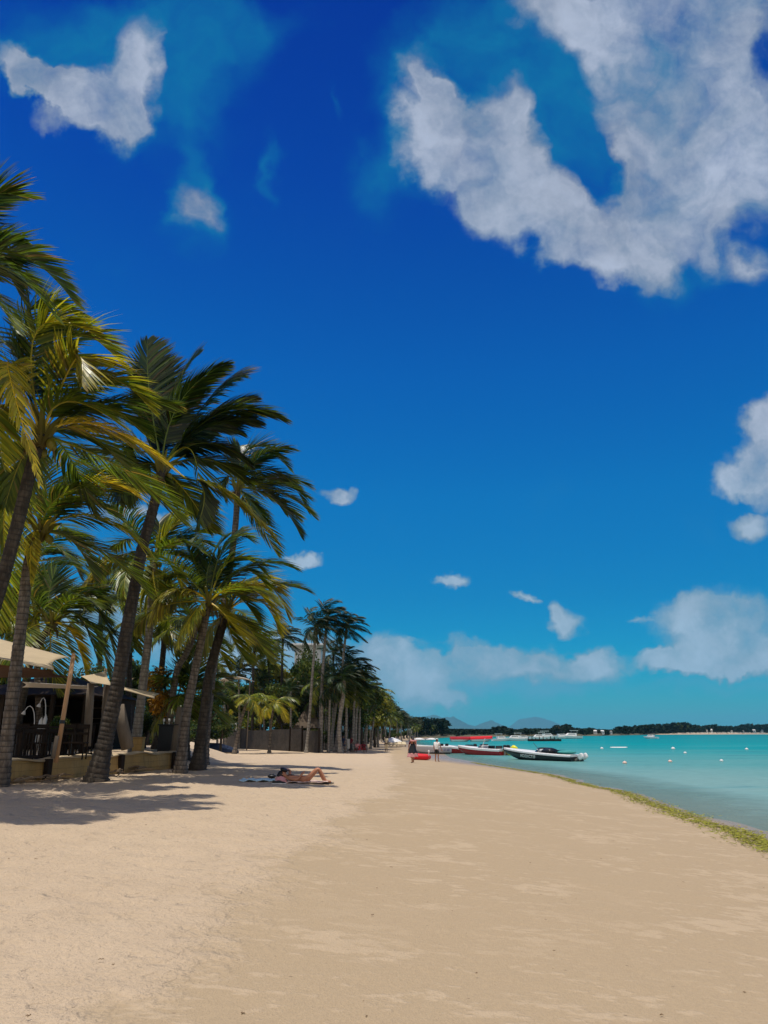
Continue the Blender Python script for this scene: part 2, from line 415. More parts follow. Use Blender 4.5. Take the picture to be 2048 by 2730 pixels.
def sand_material():
    m, n, o = newmat('sand'); p = n.pos()
    sx = n.add('ShaderNodeSeparateXYZ'); n.put(sx.inputs[0], p); x, y, z = sx.outputs
    # damp band: x beyond the irregular edge
    w1 = n.noise(p, .35, 4, .6); w2 = n.noise(p, 2.2, 4, .65)
    e = n.math('SUBTRACT', x, n.math('MULTIPLY_ADD', n.math('MINIMUM', y, 26.0), .115, -2.3))
    e = n.math('ADD', e, n.math('MULTIPLY', n.math('SUBTRACT', w1, .5), 3.2))
    e = n.math('ADD', e, n.math('MULTIPLY', n.math('SUBTRACT', w2, .5), 1.5))
    damp = n.smooth(e, -.45, .35)
    dryc = n.mix(n.noise(p, 1.6, 4, .6), SAND_DRY[0], SAND_DRY[1])
    pat = n.noise(n.scale(p, (1.0, 1.5, 1)), 1.0, 5, .68)
    pat2 = n.noise(n.scale(p, (2.2, 4.5, 1)), 1.9, 4, .6)
    pt = n.math('ADD', n.math('MULTIPLY', pat, .55), n.math('MULTIPLY', pat2, .45))
    lowm = n.noise(p, .28, 3, .5)
    patch = n.math('MULTIPLY', n.smooth(pt, .50, .575), n.smooth(lowm, .36, .50))
    dampc = n.mix(n.math('MULTIPLY', patch, .75), SAND_DAMP[0], SAND_DAMP[1])
    c = n.mix(damp, dryc, dampc)
    grain = n.noise(p, 160, 2, .7); gr2 = n.noise(p, 30, 3, .65)
    k = n.math('ADD', n.math('MULTIPLY', grain, .5), n.math('MULTIPLY', gr2, .5))
    vm = n.add('ShaderNodeVectorMath', operation='SCALE'); n.put(vm.inputs[0], c); n.put(vm.inputs['Scale'], n.mapr(k, .3, .7, .88, 1.12))
    c = vm.outputs[0]
    wnc = n.noise(p, 4.0, 3, .6, 'Color')
    # tiny dark flecks of weed and shell
    vo = n.add('ShaderNodeTexVoronoi', feature='F1'); n.put(vo.inputs['Vector'], n.scale(p, (1, 1.6, .2))); vo.inputs['Scale'].default_value = 5.0
    pick = n.add('ShaderNodeSeparateColor'); n.put(pick.inputs[0], vo.outputs['Color'])
    fl = n.math('MULTIPLY', n.smooth(vo.outputs['Distance'], .085, .05), n.math('GREATER_THAN', pick.outputs[0], .80))
    c = n.mix(n.math('MULTIPLY', fl, .6), c, (.10, .07, .045))
    # wet sand at the lip of the water
    wet = n.smooth(z, .10, .015)
    c = n.mix(wet, c, (.30, .225, .15))
    sea = n.smooth(z, -.02, -.5)
    c = n.mix(sea, c, (.46, .43, .33))
    foot = n.add('ShaderNodeTexVoronoi', feature='SMOOTH_F1'); n.put(foot.inputs['Vector'], n.vmath('ADD', n.scale(p, (1, 1.2, .3)), n.vmath('SCALE', wnc, None) if False else n.scale(wnc, (.35, .35, 0)))); foot.inputs['Scale'].default_value = 3.2
    pit = n.smooth(foot.outputs['Distance'], .0, .42)
    h = n.math('ADD', n.math('MULTIPLY', n.math('ADD', n.noise(p, 9, 5, .65), n.math('MULTIPLY', pit, .55)), n.mapr(damp, 0, 1, 1.0, .13)), n.math('MULTIPLY', n.noise(p, 60, 3, .6), .16))
    h = n.math('ADD', h, n.math('MULTIPLY', patch, n.math('MULTIPLY', damp, .1)))
    principled(n, o, c, n.mapr(wet, 0, 1, .92, .25), .25, n.bump(h, 1.0, .075))
    return m
SAND_DRY = ((.485, .364, .238), (.60, .458, .305))
SAND_DAMP = ((.405, .300, .182), (.49, .370, .238))
M['sand'] = sand_material()
build_beach()

# ------------------------------------------------------------------ the sea
def build_sea():
    xs = axis([(-2, 30, .4), (30, 80, 2), (80, 300, 12), (300, 1500, 100), (1500, 20000, 2500)])
    xs = [-18000, -4000, -1000, -300, -60, -20] + xs
    ys = axis([(-200, 0, 50), (0, 10, 2), (10, 60, .6), (60, 130, 1.5), (130, 300, 6), (300, 700, 20), (700, 2000, 100), (2000, 20000, 1500)])
    v = [(x, y, 0) for y in ys for x in xs]; nx = len(xs); f = []
    for j in range(len(ys) - 1):
        for i in range(nx - 1): a = j * nx + i; f.append((a, a + 1, a + nx + 1, a + nx))
    me = bpy.data.meshes.new('sea'); me.from_pydata(v, [], f)
    at_ = me.attributes.new('offshore', 'FLOAT', 'POINT')
    at_.data.foreach_set('value', [max(-5.0, (x - shore(y)) if y < 260 else max(x - shore(y), 0)) for x, y, _ in v])
    me.materials.append(M['water']); tag(link('sea', me), None, None, None, 'structure')
def water_material():
    m, n, o = newmat('sea_water'); p = n.pos(); D = n.attr('offshore')
    sx = n.add('ShaderNodeSeparateXYZ'); n.put(sx.inputs[0], p)
    wob = n.noise(n.scale(p, (.02, .05, 1)), 1.0, 4, .6)
    far = n.math('ADD', n.math('MULTIPLY', sx.outputs[1], .35), n.math('MULTIPLY', D, .9))
    far = n.math('MULTIPLY', far, n.mapr(wob, .2, .8, .65, 1.35))
    lg = n.math('DIVIDE', n.math('LOGARITHM', n.math('MAXIMUM', far, 1.0), 10.0), 3.4)
    c = n.ramp(lg, WATER)
    st = n.noise(n.scale(p, (.06, .34, 1)), 1.0, 5, .6)
    st2 = n.noise(n.scale(p, (.012, .10, 1), (30, 7, 0)), 1.0, 4, .6)
    weed = n.math('MULTIPLY', n.smooth(st, .575, .66), n.math('MULTIPLY', n.smooth(D, 2.5, 7.0), .58))
    c = n.mix(weed, c, (.012, .13, .165))
    c = n.mix(n.math('MULTIPLY', n.smooth(st2, .55, .68), .35), c, (.04, .31, .34))
    ripple_shade = n.noise(n.scale(p, (1, 3.2, 1)), 1.1, 5, .62)  # ripple shading, put into the water's diffuse colour
    vs_ = n.add('ShaderNodeVectorMath', operation='SCALE'); n.put(vs_.inputs[0], c); n.put(vs_.inputs['Scale'], n.mapr(ripple_shade, .3, .7, .86, 1.14)); c = vs_.outputs[0]
    w = n.noise(n.scale(p, (1, 2.0, 1)), 1.8, 5, .62); w2 = n.noise(n.scale(p, (1, 2.6, 1)), .45, 3, .5)
    h = n.math('ADD', n.math('MULTIPLY', w, .07), n.math('MULTIPLY', w2, .14))
    nb = n.bump(h, .5, 1.0)
    df = n.add('ShaderNodeBsdfDiffuse'); n.put(df.inputs[0], c); n.put(df.inputs['Normal'], n.bump(h, .25, 1.0))
    gl = n.add('ShaderNodeBsdfGlossy'); gl.inputs['Roughness'].default_value = .14; n.put(gl.inputs['Normal'], nb); gl.inputs[0].default_value = (1, 1, 1, 1)
    fr = n.add('ShaderNodeFresnel'); fr.inputs['IOR'].default_value = 1.33; n.put(fr.inputs['Normal'], nb)
    bs = n.add('ShaderNodeMixShader'); n.put(bs.inputs[0], n.math('MINIMUM', n.math('MULTIPLY', fr.outputs[0], .45), .16)); n.l.new(df.outputs[0], bs.inputs[1]); n.l.new(gl.outputs[0], bs.inputs[2])
    tr = n.add('ShaderNodeBsdfTransparent'); tr.inputs[0].default_value = (.80, .93, .90, 1)
    mx = n.add('ShaderNodeMixShader')
    nn = n.math('ADD', D, n.math('MULTIPLY', n.math('SUBTRACT', n.noise(p, .8, 3), .5), 1.6))
    n.put(mx.inputs[0], n.mapr(nn, .0, 4.5, .3, 1.0)); n.l.new(tr.outputs[0], mx.inputs[1]); n.l.new(bs.outputs[0], mx.inputs[2])
    n.l.new(mx.outputs[0], o.inputs[0])
    return m
WATER = [(0.0, (.30, .33, .27)), (.28, (.225, .325, .295)), (.40, (.15, .295, .275)), (.50, (.05, .255, .25)), (.57, (.0, .225, .235)), (.70, (.0, .18, .20)), (.82, (.0, .11, .15)), (1.0, (.0, .06, .10))]
M['water'] = water_material()
build_sea()
# ------------------------------------------------------------------ palms
WIND = V((1.0, 0.12, 0.0))
def bez_path(p0, mid, p2, n=10):
    c = mid * 2 - (p0 + p2) * .5
    return [p0 * (1 - t) ** 2 + c * 2 * t * (1 - t) + p2 * t * t for t in [i / n for i in range(n + 1)]]
def grow_path(p0, az, el, L, droop=.16, wind=.05, n=10):
    d = V((math.cos(az) * math.cos(el), math.sin(az) * math.cos(el), math.sin(el))); p = V(p0); out = [p.copy()]
    for i in range(n):
        t = i / n
        d = d + V((0, 0, -droop * (.35 + 1.3 * t))) + WIND * (wind * (.4 + 1.5 * t)); d.normalize()
        p = p + d * (L / n); out.append(p.copy())
    return out
def frond(mb, path, leaf=.75, n=46, yellow=.3, rng=random, width=.045, hang=.35, wind=.35, start=.16, brown=0.0, rach=.022, ragged=.12, lit=.5):
    m = len(path) - 1
    def at_t(t):
        x = min(max(t, 0), .9999) * m; i = int(x); return path[i].lerp(path[i + 1], x - i)
    rc = (min(1, yellow + .35), .75, brown)
    mb.tube([path[i] for i in range(m + 1)], [rach * lerp(1.5, .25, i / m) for i in range(m + 1)], 4, False, [rc] * (m + 1))
    fr_b = rng.uniform(-.2, .2)
    for k in range(n):
        t0 = start + (1 - start) * (k + .5) / n
        for side in (-1, 1):
            t = t0 + rng.uniform(-.3, .3) / n
            if rng.random() < ragged * .35: continue
            p = at_t(t); T = (at_t(t + .02) - at_t(t - .02)).normalized()
            S = T.cross(V((0, 0, 1)))
            if S.length < .25: S = T.cross(V((0, 1, 0)))
            S.normalize(); U = S.cross(T)
            u = (t - start) / (1 - start)
            ln = leaf * (.45 + .75 * math.sin(math.pi * min(1, u * .85 + .14))) * (1 - .45 * max(0, u - .8) / .2) * rng.uniform(1 - ragged, 1 + ragged)
            fwd = lerp(.6, 1.3, u); d = (T * fwd + S * side * lerp(.95, .5, u) + U * .22 + V((rng.uniform(-.07, .07), rng.uniform(-.07, .07), rng.uniform(-.07, .07)))).normalized()
            w = width * rng.uniform(.8, 1.2)
            y = min(1, max(0, yellow + rng.uniform(-.16, .16) + .12 * u)); b = min(1, max(0, lit + fr_b + rng.uniform(-.36, .36)))
            br = brown if rng.random() > .05 else min(1, brown + .7)
            q = p; L = None
            prof = (.55, 1.0, .8, 0.0)
            for s in range(4):
                wd = (T - d * T.dot(d))
                wd = (wd.normalized() if wd.length > .1 else U) * (w * prof[s] * .5)
                c = (y, b, br if s < 3 else min(1, br + .25))
                if s < 3: cur = (mb.vert(q - wd, c), mb.vert(q + wd, c))
                else: cur = (mb.vert(q, c),)
                if L is not None:
                    if s < 3: mb.face(L[0], L[1], cur[1], cur[0])
                    else: mb.face(L[0], L[1], cur[0])
                L = cur
                d = (d + V((0, 0, -hang * rng.uniform(.6, 1.3))) * .5 + WIND * wind * .5).normalized()
                q = q + d * (ln / 3)
def trunk_mesh(path, r0, r1, rng, ring=.14, sides=10, flare=1.7, tone=.5):
    """tapered stem with the ring scars of fallen fronds as real ridges"""
    mb = MB(); pts = []
    sm = []
    n0 = len(path) - 1
    for i in range(40 * n0 + 1):
        x = i / 40; k = min(int(x), n0 - 1); t = x - k
        a, b = path[k], path[k + 1]; pa = path[k - 1] if k > 0 else a * 2 - b; pb = path[k + 2] if k + 2 <= n0 else b * 2 - a
        sm.append(.5 * ((2 * a) + (b - pa) * t + (2 * pa - 5 * a + 4 * b - pb) * t * t + (3 * a - pa - 3 * b + pb) * t ** 3))
    Ls = [0]
    for a, b in zip(sm, sm[1:]): Ls.append(Ls[-1] + (b - a).length)
    tot = Ls[-1]; out = []; rad = []; cols = []; s = 0.0; j = 0
    def pt(s):
        nonlocal j
        while j < len(Ls) - 2 and Ls[j + 1] < s: j += 1
        return sm[j].lerp(sm[j + 1], min(1, (s - Ls[j]) / max(1e-6, Ls[j + 1] - Ls[j])))
    while s < tot:
        st = ring * rng.uniform(.7, 1.3); u = s / tot
        rr = lerp(r0, r1, u ** .7) * (1 + (flare - 1) * math.exp(-s / .45)) * rng.uniform(.97, 1.03)
        c = .5 + rng.uniform(-.3, .3)
        out += [pt(s), pt(min(tot, s + st * .78)), pt(min(tot, s + st * .86))]
        rad += [rr * 1.0, rr * 1.045, rr * .96]; cols += [(.35, c, 0), (.9, c, 0), (.0, c, 0)]
        s += st
    mb.tube(out, rad, sides, True, cols)
    return mb
def palm(name, label, group, path, fronds, r0=.17, r1=.12, bark='bark', leafm='palm', rng=None, nuts=0, bud=True, cat='palm tree', leaf_kw={}, sub=True):
    """palm_tree > trunk, crown > frond"""
    base = path[0].copy(); o = empty(name, base); tag(o, label, cat, group)
    loc = [p - base for p in path]; loc[0].z -= .12
    trunk_mesh(loc, r0, r1, rng).build('trunk', M[bark], o, smooth=True)
    top = loc[-1]; mb = MB()
    # the crown's heart: leaf sheaths, spear leaf, fibre and old stubs
    for k in range(9):
        a = k * 2.4 + rng.random(); e = rng.uniform(.5, 1.3); d = V((math.cos(a) * math.cos(e), math.sin(a) * math.cos(e), math.sin(e)))
        mb.tube([top - V((0, 0, .25)), top + d * .35, top + d * rng.uniform(.55, .9) + V((0, 0, -.05))], [r1 * .75, .055, .02], 5, True, [(.5, .35, .7), (.55, .55, .35), (.5, .5, .2)])
    for k in range(5):
        a = rng.uniform(0, 6.28); d = V((math.cos(a), math.sin(a), -.3)); s_ = top - V((0, 0, .2))
        mb.tube([s_, s_ + d * .25, s_ + d * .35 - V((0, 0, .3))], [.05, .035, .012], 4, True, [(.4, .4, .8)] * 3)
    cr = mb.build('crown', M[leafm], o)
    for k in range(nuts):
        a = k * 1.9 + .4; nb = MB(); nb.tint = (.65, .45, .25); c = top + V((math.cos(a) * .24, math.sin(a) * .24, -.22 - .1 * (k % 3)))
        nb.ell(c, (.095, .095, .12), 8, 6); nb.build('coconut', M[leafm], cr, smooth=True)
    for f in fronds:
        f = dict(f); pth = [p - base for p in f.pop('path')]; fm = MB()
        kw = dict(leaf_kw); kw.update(f); kw['leaf'] = kw.get('leaf', .75) * 1.22; kw['n'] = int(kw.get('n', 46) * 1.45); frond(fm, pth, rng=rng, **kw)
        if sub: fm.build('frond', M[leafm], cr)
        else:
            off = len(mb.v); mb.v += fm.v; mb.c += fm.c; mb.f += [tuple(i + off for i in q) for q in fm.f]
    if not sub:
        old = cr.data; cr.data = mb.mesh('crown', M[leafm]); bpy.data.meshes.remove(old)
    return o
def filler(top, n, rng, L=(3.2, 4.2), el=(-.35, 1.15), az0=0.0, azr=6.283, yellow=(.05, .5), droop=(.10, .19), wind=.055, **kw):
    out = []
    for i in range(n):
        u = (i + .5) / n
        az = az0 + (azr * ((i * .618) % 1)); e = lerp(el[1], el[0], u) + rng.uniform(-.12, .12)
        y = lerp(yellow[0], yellow[1], u ** 1.5) + rng.uniform(-.08, .08)
        d = dict(path=grow_path(top, az, e, rng.uniform(*L) * lerp(.85, 1, min(1, u * 3)), rng.uniform(*droop), wind), yellow=max(0, y))
        d.update(kw); out.append(d)
    return out
def px_fronds(top, Y, items):
    """fronds read off the photo: (mid px, mid py, tip px, tip py, tip depth offset, yellow, extras)"""
    out = []
    for it in items:
        mx, my, tx, ty, dy, ye = it[:6]; ex = it[6] if len(it) > 6 else {}
        p = bez_path(top, at(mx, my, Y + dy * .45), at(tx, ty, Y + dy)); d = dict(path=p, yellow=ye); d.update(ex); out.append(d)
    return out
def stem_path(pts, Y0, Y1):
    n = len(pts); g = gpt(pts[0][0], Y0); out = [g]
    for i, (px, py) in enumerate(pts[1:], 1): out.append(at(px, py, lerp(Y0, Y1, i / (n - 1))))
    return out

NEAR = 'coconut palms leaning over the left edge of the beach'
rng = random.Random(5)
H1 = {'hang': .45}; UPR = {'hang': .12, 'wind': .2}
# P0: crown just outside the frame, only its fronds reach in
p = stem_path([(-420, 2150), (-330, 1500), (-230, 900), (-185, 765)], 13.5, 13)
t = p[-1]
palm('coconut_palm', 'coconut palm with dark fronds entering above all others at the upper left, trunk unseen', NEAR, p,
     px_fronds(t, 13, [(15, 668, 203, 812, 0, .12, {'leaf': .85, 'n': 60, 'hang': .22}), (-20, 700, 150, 848, -.6, .18, {'leaf': .8, 'hang': .5}), (-70, 560, 40, 520, .2, .1, {'leaf': .8, 'hang': .1}),
      (-60, 660, 60, 800, .8, .1), (-120, 600, -40, 470, .5, .1), (-60, 760, 40, 880, -1, .3), (-90, 640, 60, 640, 1.2, .08, {'leaf': .8})])
     + filler(t, 9, rng, az0=1.6, azr=3.4), .17, .12, rng=rng, leaf_kw=dict(n=50))
# P1
p = stem_path([(-150, 2130), (6, 1547), (86, 1239), (112, 1160)], 15.5, 15)
t = p[-1]
palm('coconut_palm', 'big leaning coconut palm with olive hanging fronds, dark trunk crossing the left edge', NEAR, p,
     px_fronds(t, 15, [(265, 1133, 478, 1262, 0, .75, {'hang': .5, 'leaf': .75}), (262, 1010, 408, 1099, .4, .45, {'hang': .3}), (185, 900, 335, 985, .3, .4, {'hang': .25, 'leaf': .85}),
      (100, 880, 275, 905, -.4, .5, {'hang': .25, 'leaf': .9}), (60, 845, 235, 848, .5, .3, {'hang': .3, 'leaf': .85}), (20, 965, 108, 1290, -2.6, .62, {'hang': .5, 'leaf': .6, 'wind': .1}),
      (200, 960, 218, 1023, -1.2, .6, {'leaf': .9, 'hang': .5}), (30, 1010, -160, 1160, 0, .4), (-20, 1130, -160, 1310, .4, .5), (60, 1220, 15, 1345, .6, .3), (30, 930, -110, 900, .4, .2),
      (215, 1150, 330, 1240, 1.0, .2), (250, 1080, 395, 1165, 1.2, .25), (90, 960, 140, 800, .8, .15, UPR), (5, 1080, 10, 1240, -1.2, .5), (180, 1070, 330, 1140, -.6, .35)])
     + filler(t, 4, rng, az0=.5, azr=2.2), .16, .125, rng=rng, bark='bark_dark', leaf_kw=dict(n=52, leaf=.8), nuts=5)
# P2
p = stem_path([(2, 2098), (6, 2060), (59, 1650), (77, 1501), (110, 1415)], 19.3, 19)
t = p[-1]
palm('coconut_palm', 'slim coconut palm with clearly ringed trunk rising from the left end of the ochre wall', NEAR, p,
     px_fronds(t, 19, [(255, 1375, 404, 1482, 0, .45, {'hang': .6, 'leaf': .85}), (225, 1262, 350, 1288, .6, .15, {'hang': .5, 'leaf': .8}), (240, 1290, 378, 1332, -.3, .75, {'hang': .4}), (180, 1255, 300, 1195, .8, .1),
      (50, 1310, -60, 1330, 0, .4), (20, 1400, -70, 1530, -.4, .6), (120, 1290, 60, 1200, .3, .2, UPR), (85, 1440, 82, 1560, -.5, .7, {'leaf': .3}), (190, 1440, 250, 1540, .8, .1), (30, 1350, -20, 1440, -1, .55),
      (140, 1340, 230, 1290, -1.0, .2), (200, 1330, 320, 1380, 1.5, .1)]) + filler(t, 4, rng, az0=.3, azr=2.6), .17, .13, rng=rng, bark='bark', leaf_kw=dict(n=44, leaf=.8), nuts=4)
# P3
p = stem_path([(268, 2073), (309, 1850), (337, 1686), (366, 1532), (381, 1455), (411, 1347), (432, 1250)], 21.6, 21.6)
t = p[-1]
palm('coconut_palm', 'tall coconut palm with thick dark leaning trunk and upright dark green crown', NEAR, p,
     px_fronds(t, 21.6, [(398, 1043, 394, 908, .3, .05, UPR), (478, 1075, 604, 968, -.3, .08, {'hang': .25, 'leaf': .95}), (462, 1060, 530, 940, .6, .05, UPR), (590, 1100, 762, 1120, 0, .12, {'hang': .35, 'leaf': .95}),
      (560, 1110, 680, 1060, 1, .03, {'leaf': .9, 'hang': .2}), (540, 1180, 665, 1235, .4, .05, {'leaf': .9, 'hang': .5}), (500, 1193, 530, 1285, -.6, .3, {'n': 8, 'start': .7}), (445, 1300, 465, 1340, .3, .2, {'leaf': .5}),
      (375, 1120, 345, 990, .5, .03, UPR), (350, 1180, 350, 1270, .5, .08), (420, 1090, 450, 960, 1.2, .03, UPR), (520, 1150, 640, 1150, 1.3, .02, {'leaf': .95}), (380, 1240, 330, 1310, .2, .15), (560, 1060, 640, 1000, 1.2, .04)])
     + [dict(path=bez_path(at(526, 1278, 21), at(630, 1330, 21), at(742, 1448, 21)), yellow=.55, hang=.7, leaf=.85, start=.0), dict(path=bez_path(at(530, 1280, 21), at(545, 1330, 21), at(522, 1410, 21)), yellow=.2, leaf=.45, start=.02)]
     + filler(t, 5, rng, az0=.3, azr=2.6, el=(.1, 1.2)), .23, .14, rng=rng, bark='bark_dark', leaf_kw=dict(n=66, leaf=1.0, lit=.26, width=.06, ragged=.08), nuts=3)
# P4
p = stem_path([(547, 2010), (566, 1800), (600, 1600), (626, 1420), (634, 1300)], 33, 32)
t = p[-1]
palm('coconut_palm', 'coconut palm with windswept drooping crown against blue sky, right of the upright dark crown', NEAR, p,
     px_fronds(t, 32, [(735, 1255, 822, 1365, 0, .25, {'hang': .5}), (730, 1330, 803, 1432, -.4, .05), (690, 1200, 775, 1255, .6, .15), (655, 1205, 725, 1195, .3, .08, UPR), (610, 1270, 592, 1310, .2, .15), (700, 1270, 800, 1300, 1.2, .1),
      (660, 1330, 700, 1390, -.5, .05), (690, 1290, 760, 1370, .5, .05), (640, 1230, 640, 1190, 1, .05), (740, 1290, 825, 1330, -1, .2)]) + filler(t, 7, rng, az0=-.4, azr=2.4), .18, .13, rng=rng, leaf_kw=dict(n=36, leaf=.95, lit=.4, width=.06))
# P5
p = stem_path([(364, 1995), (383, 1811), (399, 1669), (410, 1490)], 28, 28)
t = p[-1]
palm('coconut_palm', 'coconut palm with pale straight trunk and yellow arching fronds behind the thick dark trunk', NEAR, p,
     px_fronds(t, 28, [(300, 1488, 208, 1585, 0, .8, {'hang': .65}), (345, 1420, 325, 1400, .3, .4), (425, 1410, 420, 1395, .3, .3, UPR), (445, 1420, 500, 1368, 0, .5, UPR), (450, 1500, 485, 1580, -.4, .7), (480, 1440, 560, 1450, .8, .1),
      (350, 1520, 330, 1600, .2, .5), (500, 1480, 580, 1560, .8, .1), (360, 1440, 300, 1460, 1, .3), (410, 1550, 430, 1620, -.5, .6)]) + filler(t, 8, rng), .17, .13, rng=rng, bark='bark_pale', leaf_kw=dict(n=36, leaf=.9, width=.055), nuts=5)
# P6 and P7, the pair at the wall's end
p = stem_path([(488, 2055), (497, 1906), (522, 1780), (546, 1660), (558, 1605)], 26, 26)
t = p[-1]
palm('coconut_palm', 'golden green windblown coconut palm, left of the pair at the far wall end', NEAR, p,
     px_fronds(t, 26, [(470, 1572, 398, 1655, 0, .7, {'hang': .7, 'leaf': .8}), (556, 1510, 607, 1428, .3, .1, UPR), (620, 1490, 708, 1530, 0, .35, {'leaf': .9}), (650, 1560, 735, 1640, -.4, .65), (600, 1450, 670, 1440, .6, .15), (520, 1500, 500, 1450, .5, .15, UPR),
      (600, 1640, 655, 1710, -.6, .7), (520, 1630, 470, 1720, -.6, .55), (640, 1520, 715, 1570, .7, .4), (580, 1500, 640, 1410, 1, .1), (500, 1540, 440, 1540, .6, .25), (620, 1580, 690, 1660, .8, .3)])
     + filler(t, 5, rng, el=(.1, 1.2)), .17, .12, rng=rng, leaf_kw=dict(n=42, leaf=.85, width=.05), nuts=4)
p = stem_path([(533, 2046), (546, 1900), (560, 1790), (590, 1680), (606, 1630)], 28, 28)
t = p[-1]
palm('coconut_palm', 'coconut palm with straight dark trunk, right of the pair at the far wall end', NEAR, p,
     px_fronds(t, 28, [(700, 1555, 770, 1650, 0, .8, {'hang': .6, 'leaf': .95}), (690, 1600, 745, 1690, -.4, .7), (640, 1560, 700, 1590, .6, .3), (620, 1700, 660, 1760, -.4, .5), (560, 1680, 530, 1740, .2, .4), (640, 1660, 690, 1740, .5, .3), (680, 1540, 752, 1580, .7, .55), (660, 1560, 740, 1610, -.8, .7)])
     + filler(t, 4, rng), .22, .15, rng=rng, bark='bark_dark', leaf_kw=dict(n=40, leaf=.9, width=.055))
# P8 leaning behind
p = stem_path([(446, 2005), (469, 1802), (497, 1742), (528, 1665)], 33, 33)
palm('coconut_palm', 'bare reddish palm stem leaning right behind the paired palms', NEAR, p, filler(p[-1], 11, rng, L=(2.4, 3.2)), .16, .13, rng=rng, bark='bark', leaf_kw=dict(n=30, leaf=.8, width=.06, lit=.35))
# second rank behind the restaurant
BACK = 'palms in the garden behind the beach restaurant'
def back_palm(label, base, pts, Y, items, nf, **kw):
    p = stem_path([base] + pts, Y, Y); t = p[-1]
    return palm('garden_palm', label, BACK, p, px_fronds(t, Y, items) + filler(t, nf, rng, **kw.pop('fk', {})), kw.pop('r0', .16), kw.pop('r1', .12), rng=rng, bark=kw.pop('bark', 'bark_dark'), leaf_kw=dict(n=34, leaf=.9, width=.06, lit=kw.pop('lit', .42)), **kw)
back_palm('dark garden palm with long fronds arching over the tan shade sail', (38, 1996), [(68, 1825), (90, 1740), (140, 1660)], 27,
     [(235, 1600, 305, 1745, 0, .2, {'hang': .6}), (205, 1570, 290, 1630, .5, .15), (195, 1690, 229, 1800, -.6, .85, {'hang': .3, 'leaf': .5}), (95, 1640, 70, 1770, 0, .5), (235, 1660, 290, 1800, .8, .1, {'hang': .6}), (130, 1590, 150, 1520, .5, .1, UPR), (210, 1640, 260, 1760, -1, .15), (60, 1620, -10, 1680, 0, .3)], 8)
back_palm('garden palm half hidden behind the slim ringed trunk, dark ragged crown', (20, 2000), [(40, 1800), (36, 1590)], 30, [(110, 1540, 170, 1600, 0, .1), (-20, 1560, -80, 1640, 0, .2), (90, 1590, 130, 1690, -1, .3)], 12)
back_palm('garden palm with pale stem seen between the two leaning front trunks', (118, 2000), [(100, 1800), (100, 1720), (88, 1500)], 34, [(160, 1470, 215, 1540, 0, .1), (40, 1470, -10, 1540, 0, .2)], 12, bark='bark')
back_palm('small distant palm with thin stem and few reddish fronds under the yellow arch', (268, 1985), [(268, 1700), (272, 1570)], 55, [(300, 1560, 320, 1620, 0, .2)], 10, fk=dict(L=(2.0, 2.8)), r0=.2, r1=.16)
back_palm('dark palm filling the gap under the golden crown, left of the paired trunks', (420, 1992), [(430, 1800), (445, 1640)], 36, [(500, 1640, 540, 1720, 0, .15), (390, 1640, 350, 1730, 0, .2), (430, 1580, 440, 1520, .5, .1)], 12)
back_palm('garden palm with big dark fan of fronds right of the thick trunk', (346, 1990), [(345, 1780), (350, 1600)], 38, [(300, 1600, 260, 1680, 0, .1), (410, 1590, 450, 1680, 0, .1)], 12)
back_palm('low young palm with spiky fronds beside the orange shrub', (500, 1990), [(500, 1900), (505, 1850)], 34, [(470, 1790, 440, 1820, 0, .2), (540, 1790, 570, 1830, 0, .2), (505, 1790, 500, 1740, 0, .1, UPR)], 10, fk=dict(L=(1.6, 2.4)))
# ------------------------------------------------------------------ grove along the beach
def crown_mesh(seed, L, n, leafn, leaf, wind, el=(-.5, 1.25), yellow=(.05, .5), hang=.4, width=.09, lit=.42, droop=(.1, .2)):
    r = random.Random(seed); mb = MB()
    for d in filler(V((0, 0, 0)), n, r, L=(L * .8, L), el=el, yellow=yellow, wind=wind, droop=droop):
        frond(mb, d['path'], leaf, leafn, d['yellow'], r, width, hang, .35, lit=lit, rach=.03)
    mb.tint = (.4, .4, .4); mb.tube([V((0, 0, -.9)), V((0, 0, -.3)), V((0, 0, .35))], [.15, .17, .03], 7)
    return mb
ROYAL = [crown_mesh(s, 3.3, 19, 26, 1.05, .17, (-.55, 1.35), (.0, .22), .5, .085, .43).mesh('crown', M['royal']) for s in (1, 2, 3, 4)]
COCO = [crown_mesh(s, 3.3, 18, 26, 1.1, .09, (-.6, 1.1), (.05, .55), .5, .085, .42).mesh('crown', M['palm']) for s in (11, 12, 13)]
GOLD = [crown_mesh(s, 3.2, 12, 30, 1.1, .06, (-.35, .9), (.3, .75), .6, .08, .5, (.14, .22)).mesh('crown', M['palm']) for s in (21,)]
def grove_palm(label, Y, pts, meshes, k, sc=1.0, r=.16, bark='bark_pale', group=None, rz=None):
    p = stem_path(pts, Y, Y); base = p[0].copy(); o = empty('palm_tree', base); tag(o, label, 'palm tree', group)
    loc = [q - base for q in p]; loc[0].z -= .15
    trunk_mesh(loc, r, r * .75, random.Random(int(Y * 7 + pts[0][0])), ring=.3, sides=7, flare=1.5).build('trunk', M[bark], o, smooth=True)
    c = link('crown', meshes[k % len(meshes)], o, loc[-1], random.Random(k * 3 + int(pts[0][0])).uniform(-.35, .35) if rz is None else rz); c.scale = (sc,) * 3
    return o
G = 'palms of the beach grove'
grove_palm('very tall slender palm with dark windswept crown, left of the highest pale palm', 80, [(818, 2005), (826, 1900), (832, 1813), (843, 1672)], ROYAL, 0, 1.0, .17, 'bark_pale', G)
grove_palm('very tall pale straight palm reaching the highest point of the distant grove', 81, [(856, 2005), (858, 1900), (860, 1798), (872, 1650)], ROYAL, 1, 1.05, .2, 'bark_pale', G)
